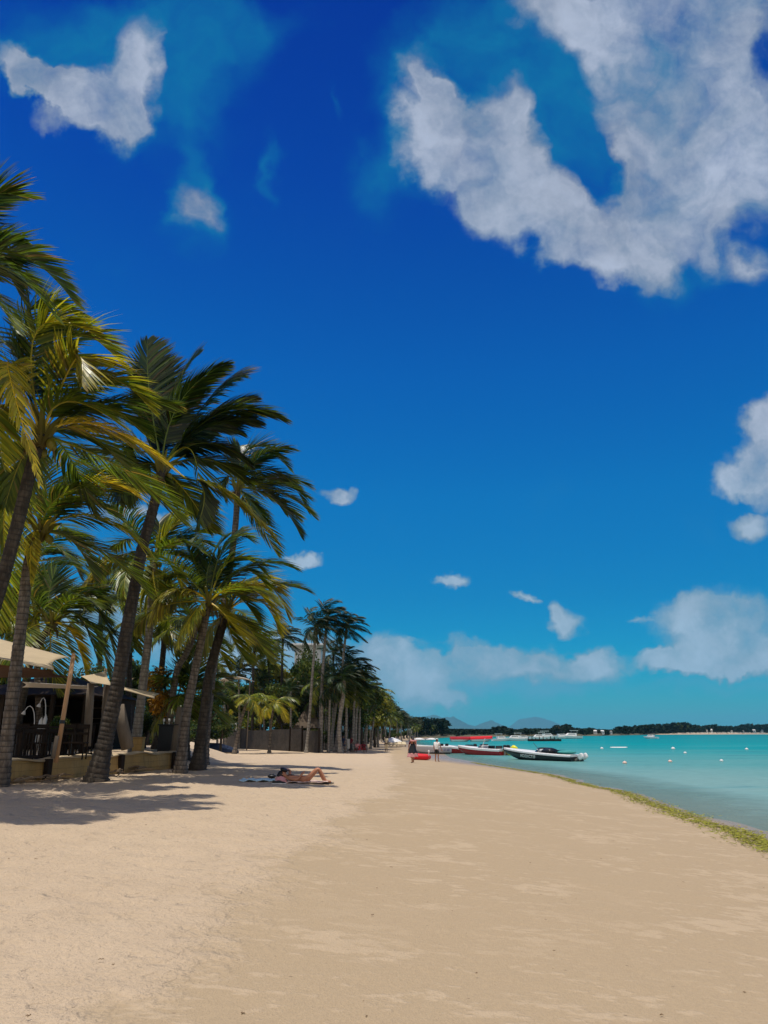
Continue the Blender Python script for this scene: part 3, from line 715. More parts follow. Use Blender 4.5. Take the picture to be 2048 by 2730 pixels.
grove_palm('tall palm with a crown blown to the right above the sea side of the grove', 82, [(905, 2004), (907, 1900), (911, 1800), (924, 1672)], ROYAL, 2, .9, .17, 'bark_pale', G)
grove_palm('stout palm with dark crown leaning over the cloud at the sea side of the grove', 83, [(896, 2004), (912, 1880), (932, 1785)], ROYAL, 3, 1.1, .24, 'bark_pale', G)
grove_palm('palm whose low dark crown fills the gap under the crown leaning over the cloud', 86, [(880, 2004), (893, 1900), (905, 1825)], ROYAL, 0, 1.0, .2, 'bark_pale', G)
grove_palm('thick pale palm trunk at the sunny corner of the grove beside the seated group', 79, [(909, 2006), (905, 1930), (915, 1860), (918, 1815)], ROYAL, 1, .85, .24, 'bark_pale', G)
grove_palm('palm with a wide dark shaggy crown behind the dark fence, left end', 96, [(673, 1990), (674, 1890), (675, 1800), (680, 1712)], COCO, 0, 1.25, .2, 'bark_dark', G)
grove_palm('palm with dark crown spreading over the pale hotel roof', 104, [(752, 1988), (750, 1880), (752, 1780), (754, 1702)], ROYAL, 2, 1.1, .22, 'bark_dark', G)
grove_palm('short golden yellow palm standing alone in front of the dark fence', 78, [(720, 2002), (724, 1920), (734, 1872)], GOLD, 0, .95, .15, 'bark', G, 0.3)
grove_palm('short palm with curved stem and thin yellowish crown near the blue covered boat', 75, [(628, 2006), (640, 1930), (652, 1890), (664, 1862)], GOLD, 0, .75, .2, 'bark', G, 2.0)
grove_palm('thin palm stem just right of the wide shaggy crown, behind the fence', 100, [(697, 1990), (695, 1880), (694, 1800)], COCO, 1, .7, .12, 'bark_pale', G)
grove_palm('thin leaning palm with green crown behind the white bench', 92, [(606, 1992), (600, 1900), (592, 1830)], COCO, 2, .75, .15, 'bark_pale', G)
for bx, Y, cpx, cpy, me_, k, sc_, lb in ((941, 85, 948, 1802, ROYAL, 2, .8, 'pale stemmed palm just right of the thick pale corner trunk'), (957, 88, 962, 1826, COCO, 0, .8, 'palm with green crown over the seated beach group'), (976, 94, 982, 1838, ROYAL, 0, .75, 'slim palm right of the seated beach group'),
    (988, 100, 1008, 1846, GOLD, 0, .8, 'yellow green crowned palm leaning seaward behind the seated group'), (872, 92, 874, 1842, ROYAL, 1, .8, 'short dark palm between the two tallest slender stems'), (850, 96, 846, 1872, COCO, 1, .8, 'short palm at the right end of the dark fence'),
    (782, 98, 778, 1850, COCO, 2, .9, 'palm behind the fence between golden palm and the very tall palms'), (706, 96, 702, 1838, ROYAL, 3, .9, 'palm behind the fence left of the golden palm'), (640, 98, 636, 1792, ROYAL, 0, .95, 'palm with dark crown just right of the pale canopy roof'), (582, 96, 580, 1770, COCO, 0, .95, 'palm seen right behind the dark straight paired trunk'),
    (888, 88, 889, 1745, ROYAL, 2, .85, 'palm filling the gap below the highest palm, dark crown'), (722, 100, 716, 1755, COCO, 1, 1.0, 'tall leafy palm between shaggy crown and hotel roof crown')):
    grove_palm(lb, Y, [(bx, 2004), (lerp(bx, cpx, .4), (1995 + cpy) / 2), (cpx, cpy)], me_, k, sc_, .15, 'bark_pale', G)
rg = random.Random(77)
TOPS = [(860, 1790), (930, 1800), (965, 1825), (1000, 1838), (1040, 1878), (1075, 1898), (1105, 1912), (1135, 1930), (1180, 1945)]
for i in range(44):                              # the long dense stretch of the grove
    u = (i + .5) / 44; Y = 80 * (320 / 80) ** (u ** 1.15); x = table(TREES, Y) - rg.uniform(.2, 9) * (.35 if i % 3 == 0 else 1); px = CX + F * x / Y * .995
    bx = px + rg.uniform(-3, 3); cpy = max(table(TOPS, px), 1780) + rg.uniform(4, 38) * 90 / Y + 26 * 80 / Y; cpy = min(cpy, 1938)
    grove_palm('slender palm with pale bare stem in the dense grove lining the far beach', Y, [(bx, 2000), (lerp(bx, px, .5) + rg.uniform(-2, 2), (1990 + cpy) / 2), (px + rg.uniform(2, 10) * 80 / Y, cpy)],
               ROYAL if rg.random() < .55 else COCO, i, rg.uniform(.62, .95), rg.uniform(.1, .17), 'bark_pale', 'slender palms of the far grove')

# ------------------------------------------------------------------ broadleaf trees and shrubs
def broad_mesh(seed, n=2600, leaf=.03, flat=.75, clumps=9, shade=0.0, ybias=.25):
    """unit-high crown: leaf-sized faces spread through uneven clumps"""
    r = random.Random(seed); mb = MB(); cl = []
    for k in range(clumps):
        a = r.uniform(0, 6.28); q = r.uniform(.05, .3); cl.append((V((math.cos(a) * q, math.sin(a) * q, r.uniform(.42, .86))), r.uniform(.10, .20), r.uniform(-.2, .2)))
    for i in range(n):
        c, rad, tone = cl[r.randrange(clumps)]
        d = V((r.gauss(0, 1), r.gauss(0, 1), r.gauss(0, 1))).normalized() * rad * (r.random() ** .4) * r.uniform(.7, 1.2); d.z *= flat
        p = c + d; nrm = (d.normalized() * .6 + V((r.gauss(0, .6), r.gauss(0, .6), .5 + r.gauss(0, .5)))).normalized()
        t = nrm.cross(V((r.gauss(0, 1), r.gauss(0, 1), r.gauss(0, 1)))).normalized(); b = nrm.cross(t); s = leaf * r.uniform(.6, 1.4)
        col = (min(1, max(0, ybias + tone + r.uniform(-.22, .28))), min(1, max(0, .5 + r.uniform(-.35, .35))), .8 if r.random() < .03 else 0)
        mb.poly([p - t * s, p + b * s * .45, p + t * s, p - b * s * .45], col)
    return mb, cl
def limb_mesh(seed, cl):
    r = random.Random(seed); mb = MB(); mb.tint = (.5, .5, 0); fork = V((r.uniform(-.03, .03), 0, .33))
    mb.tube([V((0, 0, -.02)), V((.01, .0, .15)), fork], [.032, .024, .02], 7)
    for c, rad, _ in cl:
        m_ = fork.lerp(c, .5) + V((r.uniform(-.04, .04), r.uniform(-.04, .04), -.02)); mb.tube([fork - V((0, 0, .01)), m_, c], [.014, .009, .003], 5)
    return mb
def variants(seeds, mat, **kw):
    out = []
    for s in seeds:
        mb, cl = broad_mesh(s, **kw); out.append((mb.mesh('crown', M[mat]), limb_mesh(s, cl).mesh('trunk', M['bark_dark'], True)))
    return out
BROAD = variants((31, 32, 33, 34), 'leaf')
OLIVE = variants((41, 42), 'leaf', ybias=.75)
FINE = variants((51, 52, 53), 'leaf', n=3600, leaf=.022, clumps=12)
CROT = variants((61,), 'croton', n=2200, leaf=.024, ybias=.45)
def broad(name, label, cat, px, Y, top, wide=1.0, vs=BROAD, k=0, group=None, base=None):
    g = gpt(px, Y) if base is None else base; h = (at(px, top, Y).z - g.z) / .98
    o = empty(name, g, (k * 1.7) % 6.28); tag(o, label, cat, group); cm, tm = vs[k % len(vs)]
    for nm, me in (('trunk', tm), ('crown', cm)):
        c = link(nm, me, o); c.scale = (h * wide, h * wide, h)
    return o
GT = 'broadleaf trees behind the dark fence'
for i, (px, Y, top, wd, vs, lb) in enumerate([
    (612, 108, 1800, 1.3, BROAD, 'round dark broadleaf tree over the pale canopy roof, left of the fence'),
    (655, 118, 1835, 1.2, FINE, 'bushy tree between curved palm and shaggy palm'),
    (738, 112, 1738, .75, OLIVE, 'tall olive yellow tree beside the dark crown over the hotel roof'),
    (706, 110, 1812, 1.1, BROAD, 'dark tree filling in behind the short golden palm'),
    (803, 100, 1722, .6, FINE, 'tall narrow dark tree in front of the pale hotel wall'),
    (775, 104, 1850, 1.2, OLIVE, 'low olive tree under the tall narrow dark tree'),
    (845, 98, 1815, .9, BROAD, 'dark tree between the two tallest slender palms'),
    (892, 100, 1775, .9, FINE, 'dense dark tree at the heart of the grove'),
    (862, 96, 1880, 1.2, OLIVE, 'light green bush low between the slender palm trunks'),
    (820, 103, 1868, 1.1, OLIVE, 'bright green bush beside the thatched roof'),
    (650, 104, 1900, 1.5, OLIVE, 'yellow green bush above the left part of the dark fence'),
    (935, 90, 1842, 1.1, FINE, 'dark dense tree just behind the thick pale trunk of the grove corner'),
    (965, 96, 1822, .9, FINE, 'dark rounded tree above the seated beach group'),
    (1000, 108, 1838, .9, OLIVE, 'sunlit yellow green tree on the grove skyline above the seated group'),
    (925, 88, 1740, .55, FINE, 'narrow dark mass of leaves under the crown leaning over the cloud'),
    (828, 97, 1738, .62, FINE, 'dark narrow tree between the very tall palm stems and the hotel'),
    (690, 108, 1880, 1.6, BROAD, 'dark bush behind the fence under the shaggy palm'),
    (760, 108, 1890, 1.6, BROAD, 'dark bush behind the fence right of the golden palm')]):
    broad('broadleaf_tree', lb, 'tree', px, Y, top, wd, vs, i, GT)
for i in range(30):
    u = (i + .5) / 30; Y = 92 * (335 / 92) ** u; x = table(TREES, Y) - rg.uniform(4, 12); px = CX + F * x / Y
    broad('broadleaf_tree', 'dense green broadleaf tree packed among the slender palms of the far grove', 'tree', px, Y, max(table(TOPS, px), 1800) + rg.uniform(-4, 22) * 100 / Y, rg.uniform(.75, 1.15), (FINE, BROAD, OLIVE)[(i * 7) % 5 % 3], i, 'broadleaf trees of the far grove')
for i in range(22):                              # undergrowth in front of and between the stems
    u = (i + .5) / 22; Y = 88 * (310 / 88) ** u; x = table(TREES, Y) - rg.uniform(3, 7); px = CX + F * x / Y
    broad('undergrowth_bush', 'low dark bush in the shade under the far grove', 'bush', px, Y, 1950 - rg.uniform(-5, 22) * 100 / Y, 1.9, FINE, i, 'bushes under the far grove')
for i in range(26):
    px = 20 + i * 21; Y = (52 + (i * 7) % 13) if px < 400 else 68 + (i * 7) % 20
    broad('undergrowth_bush', 'low dark bush in the shade at the back of the restaurant garden', 'bush', px, Y, 1895 + (i * 11) % 30, 2.0, FINE, i, 'bushes at the back of the garden')
GB = 'trees in the garden behind the beach restaurant'
for i, (px, Y, top, wd, vs, lb) in enumerate([
    (-40, 46, 1700, .9, BROAD, 'dark leafy garden tree at the left edge behind the tan sail'),
    (215, 48, 1762, 1.0, FINE, 'dark garden tree directly behind the second small sail'),
    (318, 44, 1735, .7, BROAD, 'loose leafy tree between thick dark trunk and pale straight trunk'),
    (395, 50, 1775, .9, FINE, 'dark tree behind the orange flowering shrub'),
    (130, 52, 1830, 1.3, OLIVE, 'light green bush glowing behind the restaurant roof'),
    (548, 56, 1775, .8, BROAD, 'dark tree seen between the paired palm trunks'),
    (480, 48, 1840, 1.1, FINE, 'low dark bushy tree left of the paired palm trunks'),
    (340, 40, 1880, 1.4, OLIVE, 'yellowish green bush behind the thin bars of the folded sail'),
    (590, 66, 1880, 1.2, FINE, 'dark bush right of the paired palms, beside the white bench'),
    (390, 37, 1890, 1.3, BROAD, 'dark low shrub behind the black screen'),
    (540, 60, 1900, 1.6, BROAD, 'broad dark shrub low behind the paired trunks')]):
    broad('garden_tree', lb, 'tree', px, Y, top, wd, vs, i, GB)
broad('croton_shrub', 'tall shrub with bright orange leaves among the garden palms', 'shrub', 442, 34, 1768, .95, CROT, 0)
# ------------------------------------------------------------------ restaurant terrace
M['tan'] = plain('tan_canvas', (.46, .36, .225), .8, .10, 1.2, .2, .15, bscale=120)
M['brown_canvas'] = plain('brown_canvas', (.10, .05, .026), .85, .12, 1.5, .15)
M['white_canvas'] = plain('white_canvas', (.62, .58, .52), .8, .08, 1.2, .2)
M['darkwood'] = plain('dark_wood', (.026, .018, .013), .8, .4, 5, .1, .3, stretch=(1, 1, .3))
M['greywood'] = plain('weathered_wood', (.17, .135, .10), .85, .3, 4, .15, .5, stretch=(1, 1, .2))
M['polewood'] = plain('orange_pole_wood', (.42, .24, .12), .6, .2, 4, .3, .2, stretch=(1, 1, .15))
M['black'] = plain('black_paint', (.012, .012, .014), .4, .2, 4, .4)
M['white'] = plain('white_paint', (.74, .72, .69), .4, .08, 3, .4)
M['grey'] = plain('grey_stone', (.20, .185, .165), .85, .3, 2.5, .2, .5)
M['fence'] = plain('dark_weathered_fence', (.062, .052, .042), .85, .6, .7, .15, .5)
M['red'] = plain('red_paint', (.36, .012, .016), .35, .15, 2, .4)
M['brightred'] = plain('bright_red_fabric', (.62, .012, .018), .55, .15, 2, .3)
M['pink'] = plain('pink_fabric', (.62, .29, .28), .8, .15, 6, .2)
M['yellow'] = plain('yellow_vinyl', (.80, .72, .02), .35, .1, 2, .4)
M['navy'] = plain('navy_fabric', (.016, .028, .065), .75, .25, 4, .2)
M['blue'] = plain('pale_blue_towel', (.42, .60, .66), .9, .12, 9, .1, .4)
M['teal'] = plain('teal_cover', (.05, .28, .26), .6, .2, 3, .2)
M['hullshade_grey'] = plain('hull_shade_cockpit_grey', (.50, .49, .55), .35, .08, 1.5, .4)  # shade on a white hull put into the grey; cockpit tubs share it
M['thatch'] = plain('thatch', (.15, .115, .085), .95, .35, 3, .05, .8, stretch=(3, 3, .5))
M['plaster'] = plain('pale_plaster', (.62, .60, .58), .8, .10, .6, .2)
M['glass'] = plain('dark_glass', (.02, .03, .035), .08, .1, 1, .6)
M['steel'] = plain('brushed_steel', (.45, .46, .47), .3, .1, 8, .6)
M['skin'] = plain('tanned_skin', (.42, .18, .098), .5, .22, 7, .35)
M['skin_dark'] = plain('dark_brown_skin', (.10, .05, .03), .5, .12, 5, .35)
M['hair'] = plain('dark_hair', (.012, .008, .006), .45, .3, 12, .4, stretch=(1, 1, .2))
M['maroon'] = plain('maroon_cloth', (.11, .012, .02), .8, .2, 6, .15)
M['cream'] = plain('cream_cloth', (.60, .50, .33), .85, .12, 6, .15)
M['orange'] = plain('pale_orange_plastic', (.78, .52, .42), .4, .1, 4, .4)
M['drift'] = plain('dry_palm_litter', (.24, .165, .095), .9, .35, 5, .1, .5)
M['purple'] = plain('purple_lettering', (.16, .07, .30), .5, .1, 4, .3)
def wall_material():
    m, n, o = newmat('ochre_fabric_wall'); p = n.pos()
    sx = n.add('ShaderNodeSeparateXYZ'); n.put(sx.inputs[0], p)
    cb = n.add('ShaderNodeCombineXYZ'); n.put(cb.inputs[0], sx.outputs[1]); n.put(cb.inputs[1], n.math('ADD', sx.outputs[2], n.math('MULTIPLY', n.noise(p, 1.2, 2), .06)))
    b = n.add('ShaderNodeTexBrick'); n.put(b.inputs['Vector'], cb.outputs[0]); b.inputs['Scale'].default_value = 1.0
    b.inputs['Mortar Size'].default_value = .006; b.inputs['Brick Width'].default_value = .95; b.inputs['Row Height'].default_value = .19; b.inputs['Mortar Smooth'].default_value = .6; b.inputs['Bias'].default_value = 0
    f = n.noise(p, 2.5, 5, .65); f2 = n.noise(n.scale(p, (4, 4, .5)), 2, 4, .6)
    c = n.mix(f, (.30, .18, .055), (.44, .285, .11)); c = n.mix(n.math('MULTIPLY', n.smooth(f2, .5, .7), .45), c, (.20, .13, .06))
    c = n.mix(n.math('MULTIPLY', b.outputs['Fac'], .55), c, (.10, .065, .03))
    principled(n, o, c, .8, .2, n.bump(n.math('SUBTRACT', f, n.math('MULTIPLY', b.outputs['Fac'], .8)), .5, .03)); return m
M['wall'] = wall_material()
def cloth_obj(name, label, cat, fn, mat, nu=14, nv=14, thick=.012, group=None, parent=None, solid=True):
    mb = MB(); mb.grid(fn, nu, nv); o = mb.build(name, M[mat], parent, smooth=True)
    if solid:
        md = o.modifiers.new('thickness', 'SOLIDIFY'); md.thickness = thick; md.offset = 0
    if label: tag(o, label, cat, group)
    return o

# low retaining wall with coping and dark posts
wdir = V((WALL1.x - WALL0.x, WALL1.y - WALL0.y, 0)); wl = wdir.length; wdir.normalize(); wn = V((wdir.y, -wdir.x, 0))
def wpt(s, off=0.0, z=0.0): q = V((WALL0.x, WALL0.y, 0)) + wdir * s + wn * off; q.z = z; return q
wroot = empty('retaining_wall', wpt(0, 0, 1.0)); tag(wroot, 'low ochre fabric-faced retaining wall along the front of the restaurant terrace', 'wall')
wb = wpt(0, 0, 1.0)
mb = MB(); rw = random.Random(3)
NS = 60
def wtop(s): return TERRACE + .03 + .03 * math.sin(s * 1.9) + .02 * math.sin(s * 4.1 + 1)
rings = []
for i in range(NS + 1):
    s = wl * i / NS; bul = .05 * math.sin(s * 2.3) + .03 * math.sin(s * 5.1); z0 = .75
    rings.append([wpt(s, -.12, z0) - wb, wpt(s, .10 + bul * .6, z0) - wb, wpt(s, .12 + bul, 1.15) - wb, wpt(s, .07 + bul * .5, wtop(s)) - wb, wpt(s, -.12, wtop(s)) - wb])
mb.ring_loft(rings); mb.build('wall_face', M['wall'], wroot, smooth=False)
mb = MB(); rings = []
for i in range(NS + 1):
    s = wl * i / NS; w = .02 * math.sin(s * 3.3)
    rings.append([wpt(s, -.13, wtop(s) + .004) - wb, wpt(s, .13 + w, wtop(s) + .004) - wb, wpt(s, .15 + w, wtop(s) + .045) - wb, wpt(s, -.13, wtop(s) + .07) - wb])
mb.ring_loft(rings); mb.build('coping', M['tan'], wroot, smooth=False)
for s in (2.6, 6.3, 9.9):
    mb = MB(); mb.box(wpt(s, .20, 1.12) - wb, (.20, .13, .92), math.atan2(wdir.y, wdir.x)); mb.build('post', M['darkwood'], wroot, bevel=.01)
# dead palm litter at the foot of the wall
for i, (s, of, ln, lb) in enumerate(((1.3, .35, 1.5, 'pale broken palm stalk lying along the left foot of the wall'), (2.4, .42, 1.2, 'short curved piece of dry palm sheath at the wall foot beside the first dark post'), (5.2, .45, 1.0, 'dry palm litter beside the thick trunk at the wall foot'), (7.2, .35, 1.1, 'heap of dry leaves at the wall foot near its second half'))):
    c = wpt(s, of); c.z = ground(c.x, c.y); mb = MB()
    for k in range(7):
        a = math.atan2(wdir.y, wdir.x) + rw.uniform(-.5, .5); q = V((rw.uniform(-.35, .35), rw.uniform(-.15, .15), .03 + .02 * k)); d = V((math.cos(a), math.sin(a), 0)) * ln * rw.uniform(.3, .55)
        mb.tube([q - d, q + V((0, 0, .05)), q + d], [.015, .03, .012], 5)
    tag(mb.build('palm_litter', M['drift'], loc=c), lb, 'dead palm fronds', 'dry palm litter along the wall')
TZ = TERRACE
# railing on the terrace edge
rail = empty('railing', wpt(0.2, -.45, TZ)); tag(rail, 'dark wooden railing with close balusters on the terrace behind the ochre wall', 'railing'); rb = wpt(.2, -.45, TZ)
mb = MB()
for z, w, h in ((.90, .12, .05), (.80, .05, .10), (.10, .07, .09)): mb.beam(wpt(.2, -.45, TZ + z) - rb, wpt(5.6, -.45, TZ + z) - rb, w, h)
mb.build('rails', M['darkwood'], rail)
for k in range(34):
    s = .3 + k * .16; mb = MB(); mb.box(wpt(s, -.45, TZ + .45) - rb, (.03 if k % 6 else .10, .03 if k % 6 else .10, .80), math.atan2(wdir.y, wdir.x)); mb.build('baluster' if k % 6 else 'rail_post', M['darkwood'], rail)
# shade sails
def quad(a, b, c, d, sag=.25):
    def fn(u, v):
        p = a.lerp(b, u).lerp(d.lerp(c, u), v); k = math.sin(math.pi * u) * (1 - .0) ; e = math.sin(math.pi * v)
        pull = (1 - (2 * u - 1) ** 2) * (1 - (2 * v - 1) ** 2); p = p + V((0, 0, -sag * pull))
        ctr = (a + b + c + d) * .25; edge = max(abs(2 * u - 1), abs(2 * v - 1)); mid = min(abs(2 * u - 1), abs(2 * v - 1))
        return p.lerp(ctr, .10 * edge ** 4 * (1 - mid ** 2))
    return fn
sail = cloth_obj('shade_sail', 'large tan canvas shade sail stretched at the left edge, sunlit on top', 'shade sail', quad(at(-260, 1712, 20), at(145, 1786, 20.3), at(184, 1752, 23.5), at(-260, 1630, 25), .10), 'tan', 20, 16)
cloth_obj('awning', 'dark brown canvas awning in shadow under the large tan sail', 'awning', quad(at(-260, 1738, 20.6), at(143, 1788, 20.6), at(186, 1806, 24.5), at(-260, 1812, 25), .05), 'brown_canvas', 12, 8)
cloth_obj('shade_sail', 'small tan shade sail with a raised pointed corner beside the thick dark trunk', 'shade sail', quad(at(216, 1803, 24), at(243, 1822, 22.5), at(300, 1828, 23.5), at(281, 1789, 26), .05), 'tan', 12, 12)
cloth_obj('shade_sail', 'flat white canvas roof strip low behind the slanted pole', 'shade sail', quad(at(60, 1818, 25), at(262, 1830, 25), at(250, 1838, 26.2), at(60, 1832, 26.2), .02), 'white_canvas', 10, 6)
cloth_obj('shade_sail', 'thin pale sail seen edge on, tapering right from the thick dark trunk', 'shade sail', quad(at(322, 1830, 25.5), at(326, 1838, 24.5), at(412, 1862, 25.5), at(425, 1850, 27), .03), 'tan', 12, 6, .03)
def pole(label, pts, Y, r, mat, cat='pole', name='leaning_pole', band=None):
    b = V(pts[0]) if isinstance(pts[0], V) else at(*pts[0], Y); path = [p if isinstance(p, V) else at(*p, Y) for p in pts]
    if band is None:
        mb = MB(); mb.tube([q - path[0] for q in path], [r] * (len(path) - 1) + [r * .9], 9); return tag(mb.build(name, M[mat], smooth=True, loc=path[0]), label, cat)
    o = empty(name, path[0]); tag(o, label, cat); L = path[-1] - path[0]
    mb = MB(); mb.tube([V((0, 0, -.1)), L], [r, r * .9], 10); mb.build('shaft', M[mat], o, smooth=True)
    mb = MB(); mb.tube([L * band, L * (band + .035)], r * 1.12, 10); mb.build('band', M['black'], o)
    mb = MB(); mb.ell(L, (r, r, r * 1.3), 8, 6); mb.build('cap', M[mat], o, smooth=True)
    return o
pole('leaning orange wooden mast with a dark band, holding the tan sail corner', [(150, 2022), (196, 1748)], 20.6, .062, 'polewood', band=.33)
pole('short stub of wooden pole leaning beside the orange mast on the wall', [(141, 2022), (153, 1962)], 20.4, .06, 'greywood', 'pole', 'pole_stub')
pole('thin grey pole under the raised corner of the small tan sail', [(270, 1985), (282, 1782)], 26, .05, 'greywood')
pole('pale palm-wood post under the small sail, left one', [(232, 1990), (240, 1868), (243, 1822)], 23.2, .12, 'greywood', 'post', 'palm_post')
pole('pale palm-wood post under the small sail, right one beside the trunk', [(268, 1985), (285, 1890), (292, 1826)], 23.8, .12, 'greywood', 'post', 'palm_post')
pole('thick leaning cut palm stump on the terrace right of the dark trunk', [(341, 1996), (325, 1925), (318, 1880)], 25, .2, 'greywood', 'stump', 'palm_stump')
pole('grey stump standing at the end of the terrace beside the left paired palm', [(463, 2002), (472, 1940), (482, 1885)], 29, .13, 'greywood', 'stump', 'palm_stump')
# black screen and planter
mb = MB(); g = at(446, 1998, 29); g.z = TZ; mb.box((0, 0, .5), (.72, .12, 1.0)); mb.box((0, -.03, 1.02), (.78, .2, .04)); tag(mb.build('black_screen', M['black'], loc=g, bevel=.008), 'black square bar screen standing at the right end of the terrace', 'screen')
for i in range(3):
    mb = MB(); q = g + V((-.2 + .2 * i, -.02, 1.04)); mb.tube([(0, 0, 0), (0, 0, .008), (0, 0, .09), (0, 0, .10), (0, 0, .2)], [.035, .008, .008, .04, .035], 8); tag(mb.build('wine_glass', M['white'], loc=q, smooth=True), 'small pale glass standing on the black bar screen', 'glass', 'glasses on the black screen')
mb = MB(); g = at(368, 2006, 27.2); g.z = TZ; mb.box((0, 0, .28), (.34, .3, .56)); mb.box((0, 0, .575), (.38, .34, .03)); tag(mb.build('stone_block', M['wall'], loc=g, bevel=.015), 'square ochre block on the wall top near the pale straight palm', 'block')
# open bar pavilion
pv = empty('bar_pavilion', (-14.0, 33, TZ)); tag(pv, 'dark timber bar pavilion with a low hipped roof behind the railing', 'pavilion')
a0, a1 = at(-110, 1850, 32).x + 14, at(246, 1850, 32).x + 14
zr, ze = at(133, 1823, 35).z - TZ, at(240, 1852, 32).z - TZ
mb = MB(); q = [V((a0, -1.2, ze)), V((a1, -1.2, ze)), V((a1, 6, ze)), V((a0, 6, ze))]; rd = [V((a0 + 2.2, 2, zr + .35)), V((a1 - 2.2, 2, zr + .35))]
i = [mb.vert(x) for x in q + rd]; mb.face(i[0], i[1], i[5], i[4]); mb.face(i[1], i[2], i[5]); mb.face(i[2], i[3], i[4], i[5]); mb.face(i[3], i[0], i[4]); mb.face(i[3], i[2], i[1], i[0]); mb.build('roof', M['darkwood'], pv)
mb = MB(); mb.box(((a0 + a1) / 2, 5.6, ze / 2), (a1 - a0 - .6, .12, ze)); mb.box((a0 + .4, 2.6, ze / 2), (.12, 5.8, ze)); mb.box((a1 - .35, 4.3, ze / 2), (.12, 2.5, ze)); mb.build('wall', M['darkwood'], pv)
for x in (a0 + .3, (a0 + a1) / 2 - 1.0, (a0 + a1) / 2 + 1.1, a1 - .3):
    mb = MB(); mb.box((x, -.8, ze / 2), (.16, .16, ze)); mb.build('post', M['darkwood'], pv)
mb = MB(); mb.box(((a0 + a1) / 2, 2.2, .55), (a1 - a0 - 2.0, .5, 1.1)); mb.box(((a0 + a1) / 2, 2.2, 1.13), (a1 - a0 - 1.8, .7, .05)); mb.build('bar_counter', M['darkwood'], pv)
for k, (x, z) in enumerate(((a0 + 1.2, 1.5), (a1 - 2.0, 1.4), (a1 - 1.2, 1.45))):
    mb = MB(); mb.box((x, 5.4, z), (1.0, .2, .04)); mb.box((x, 5.4, z + .5), (1.0, .2, .04)); mb.build('shelf', M['greywood'], pv)
# furniture on the terrace
def chair(label, px, Y, rz, grp='dark chairs on the terrace'):
    c = at(px, 1950, Y); c.z = TZ; o = empty('cafe_chair', c, rz); tag(o, label, 'chair', grp)
    mb = MB(); mb.box((0, 0, .46), (.44, .44, .04)); mb.build('seat', M['darkwood'], o)
    mb = MB(); mb.box((0, .21, .92), (.42, .03, .12)); mb.box((0, .21, .72), (.42, .03, .07)); mb.build('backrest', M['darkwood'], o)
    for x in (-.19, .19):
        for y in (-.19, .20):
            mb = MB(); mb.box((x, y, .22 if y < 0 else .49), (.035, .035, .44 if y < 0 else .98)); mb.build('leg', M['darkwood'], o)
    return o
def table_(label, px, Y):
    c = at(px, 1950, Y); c.z = TZ; o = empty('cafe_table', c); tag(o, label, 'table', 'dark tables on the terrace')
    mb = MB(); mb.box((0, 0, .75), (.8, .8, .04)); mb.build('tabletop', M['darkwood'], o)
    mb = MB(); mb.tube([(0, 0, .02), (0, 0, .73)], .04, 8); mb.build('column', M['black'], o); mb = MB(); mb.box((0, 0, .02), (.45, .45, .03)); mb.build('foot', M['black'], o)
for px, Y, rz, lb in ((28, 22, .2, 'dark chair behind the railing at its far left, beside the ringed trunk'), (70, 22.6, 3.0, 'dark chair behind the railing below the first white curved lamp'), (108, 22.2, .4, 'dark chair behind the railing below the taller white lamp'), (182, 23, 3.4, 'dark chair behind the railing just right of the leaning mast'), (214, 22.8, .1, 'dark chair behind the railing beside the left palm-wood post')): chair(lb, px, Y, rz)
for px, Y, lb in ((48, 23.2, 'dark square table near the far left chairs behind the railing'), (130, 23, 'dark square table left of the leaning mast behind the railing'), (198, 24, 'dark square table between the mast and the left palm-wood post')): table_(lb, px, Y)
def arc_lamp(label, px, top, Y, arm, flip=1):
    c = at(px, 1930, Y); c.z = TZ; h = at(px, top, Y).z - TZ; o = empty('floor_lamp', c); tag(o, label, 'lamp', 'white floor lamps in the bar')
    mb = MB(); mb.tube([(0, 0, .02), (0, 0, h * .6)] + [(flip * arm * (1 - math.cos(t)), 0, h * .6 + h * .4 * math.sin(t)) for t in (.3, .7, 1.1, 1.5, 1.9, 2.3)], .013, 8); mb.build('stem', M['white'], o, smooth=True)
    mb = MB(); mb.tube([(0, 0, 0), (0, 0, .03)], .14, 14); mb.build('foot', M['white'], o)
    mb = MB(); e = V((flip * arm * (1 - math.cos(2.3)), 0, h * .6 + h * .4 * math.sin(2.3))); mb.tube([e, e + V((flip * .03, 0, -.1))], [.03, .07], 10); mb.build('lamp_head', M['white'], o, smooth=True)
arc_lamp('white curved floor lamp in the dark bar, lower left one', 92, 1882, 24.5, .22, -1)
arc_lamp('white curved floor lamp in the dark bar, taller one with a bent head', 119, 1860, 24.5, .14, -1)
for px, top, lb in ((99, 1912, 'white folded parasol leaning in the dark bar, shorter of two'), (110, 1905, 'white folded parasol leaning in the dark bar, longer of two')):
    c = at(px, 1940, 24.2); c.z = TZ; h = at(px, top, 24.2).z - TZ; mb = MB(); mb.tube([(0, 0, 0), (.05, 0, h * .45), (.10, 0, h * .9), (.11, 0, h)], [.02, .05, .06, .01], 8); tag(mb.build('folded_parasol', M['white'], loc=c, smooth=True), lb, 'parasol', 'folded parasols in the bar')
c = at(120, 1928, 24.4); c.z = TZ; mb = MB(); mb.box((0, 0, .72), (.28, .28, .04)); [mb.tube([(x * .12, y * .12, 0), (x * .1, y * .1, .7)], .015, 6) for x in (-1, 1) for y in (-1, 1)]; mb.box((0, 0, .88), (.2, .2, .28)); tag(mb.build('bar_stool', M['greywood'], loc=c), 'small wooden stool with a box on top in the dark bar', 'stool')
c = at(158, 1950, 24.6); c.z = TZ; o = empty('potted_plant', c); tag(o, 'green potted plant in the shade beside the leaning mast', 'plant')
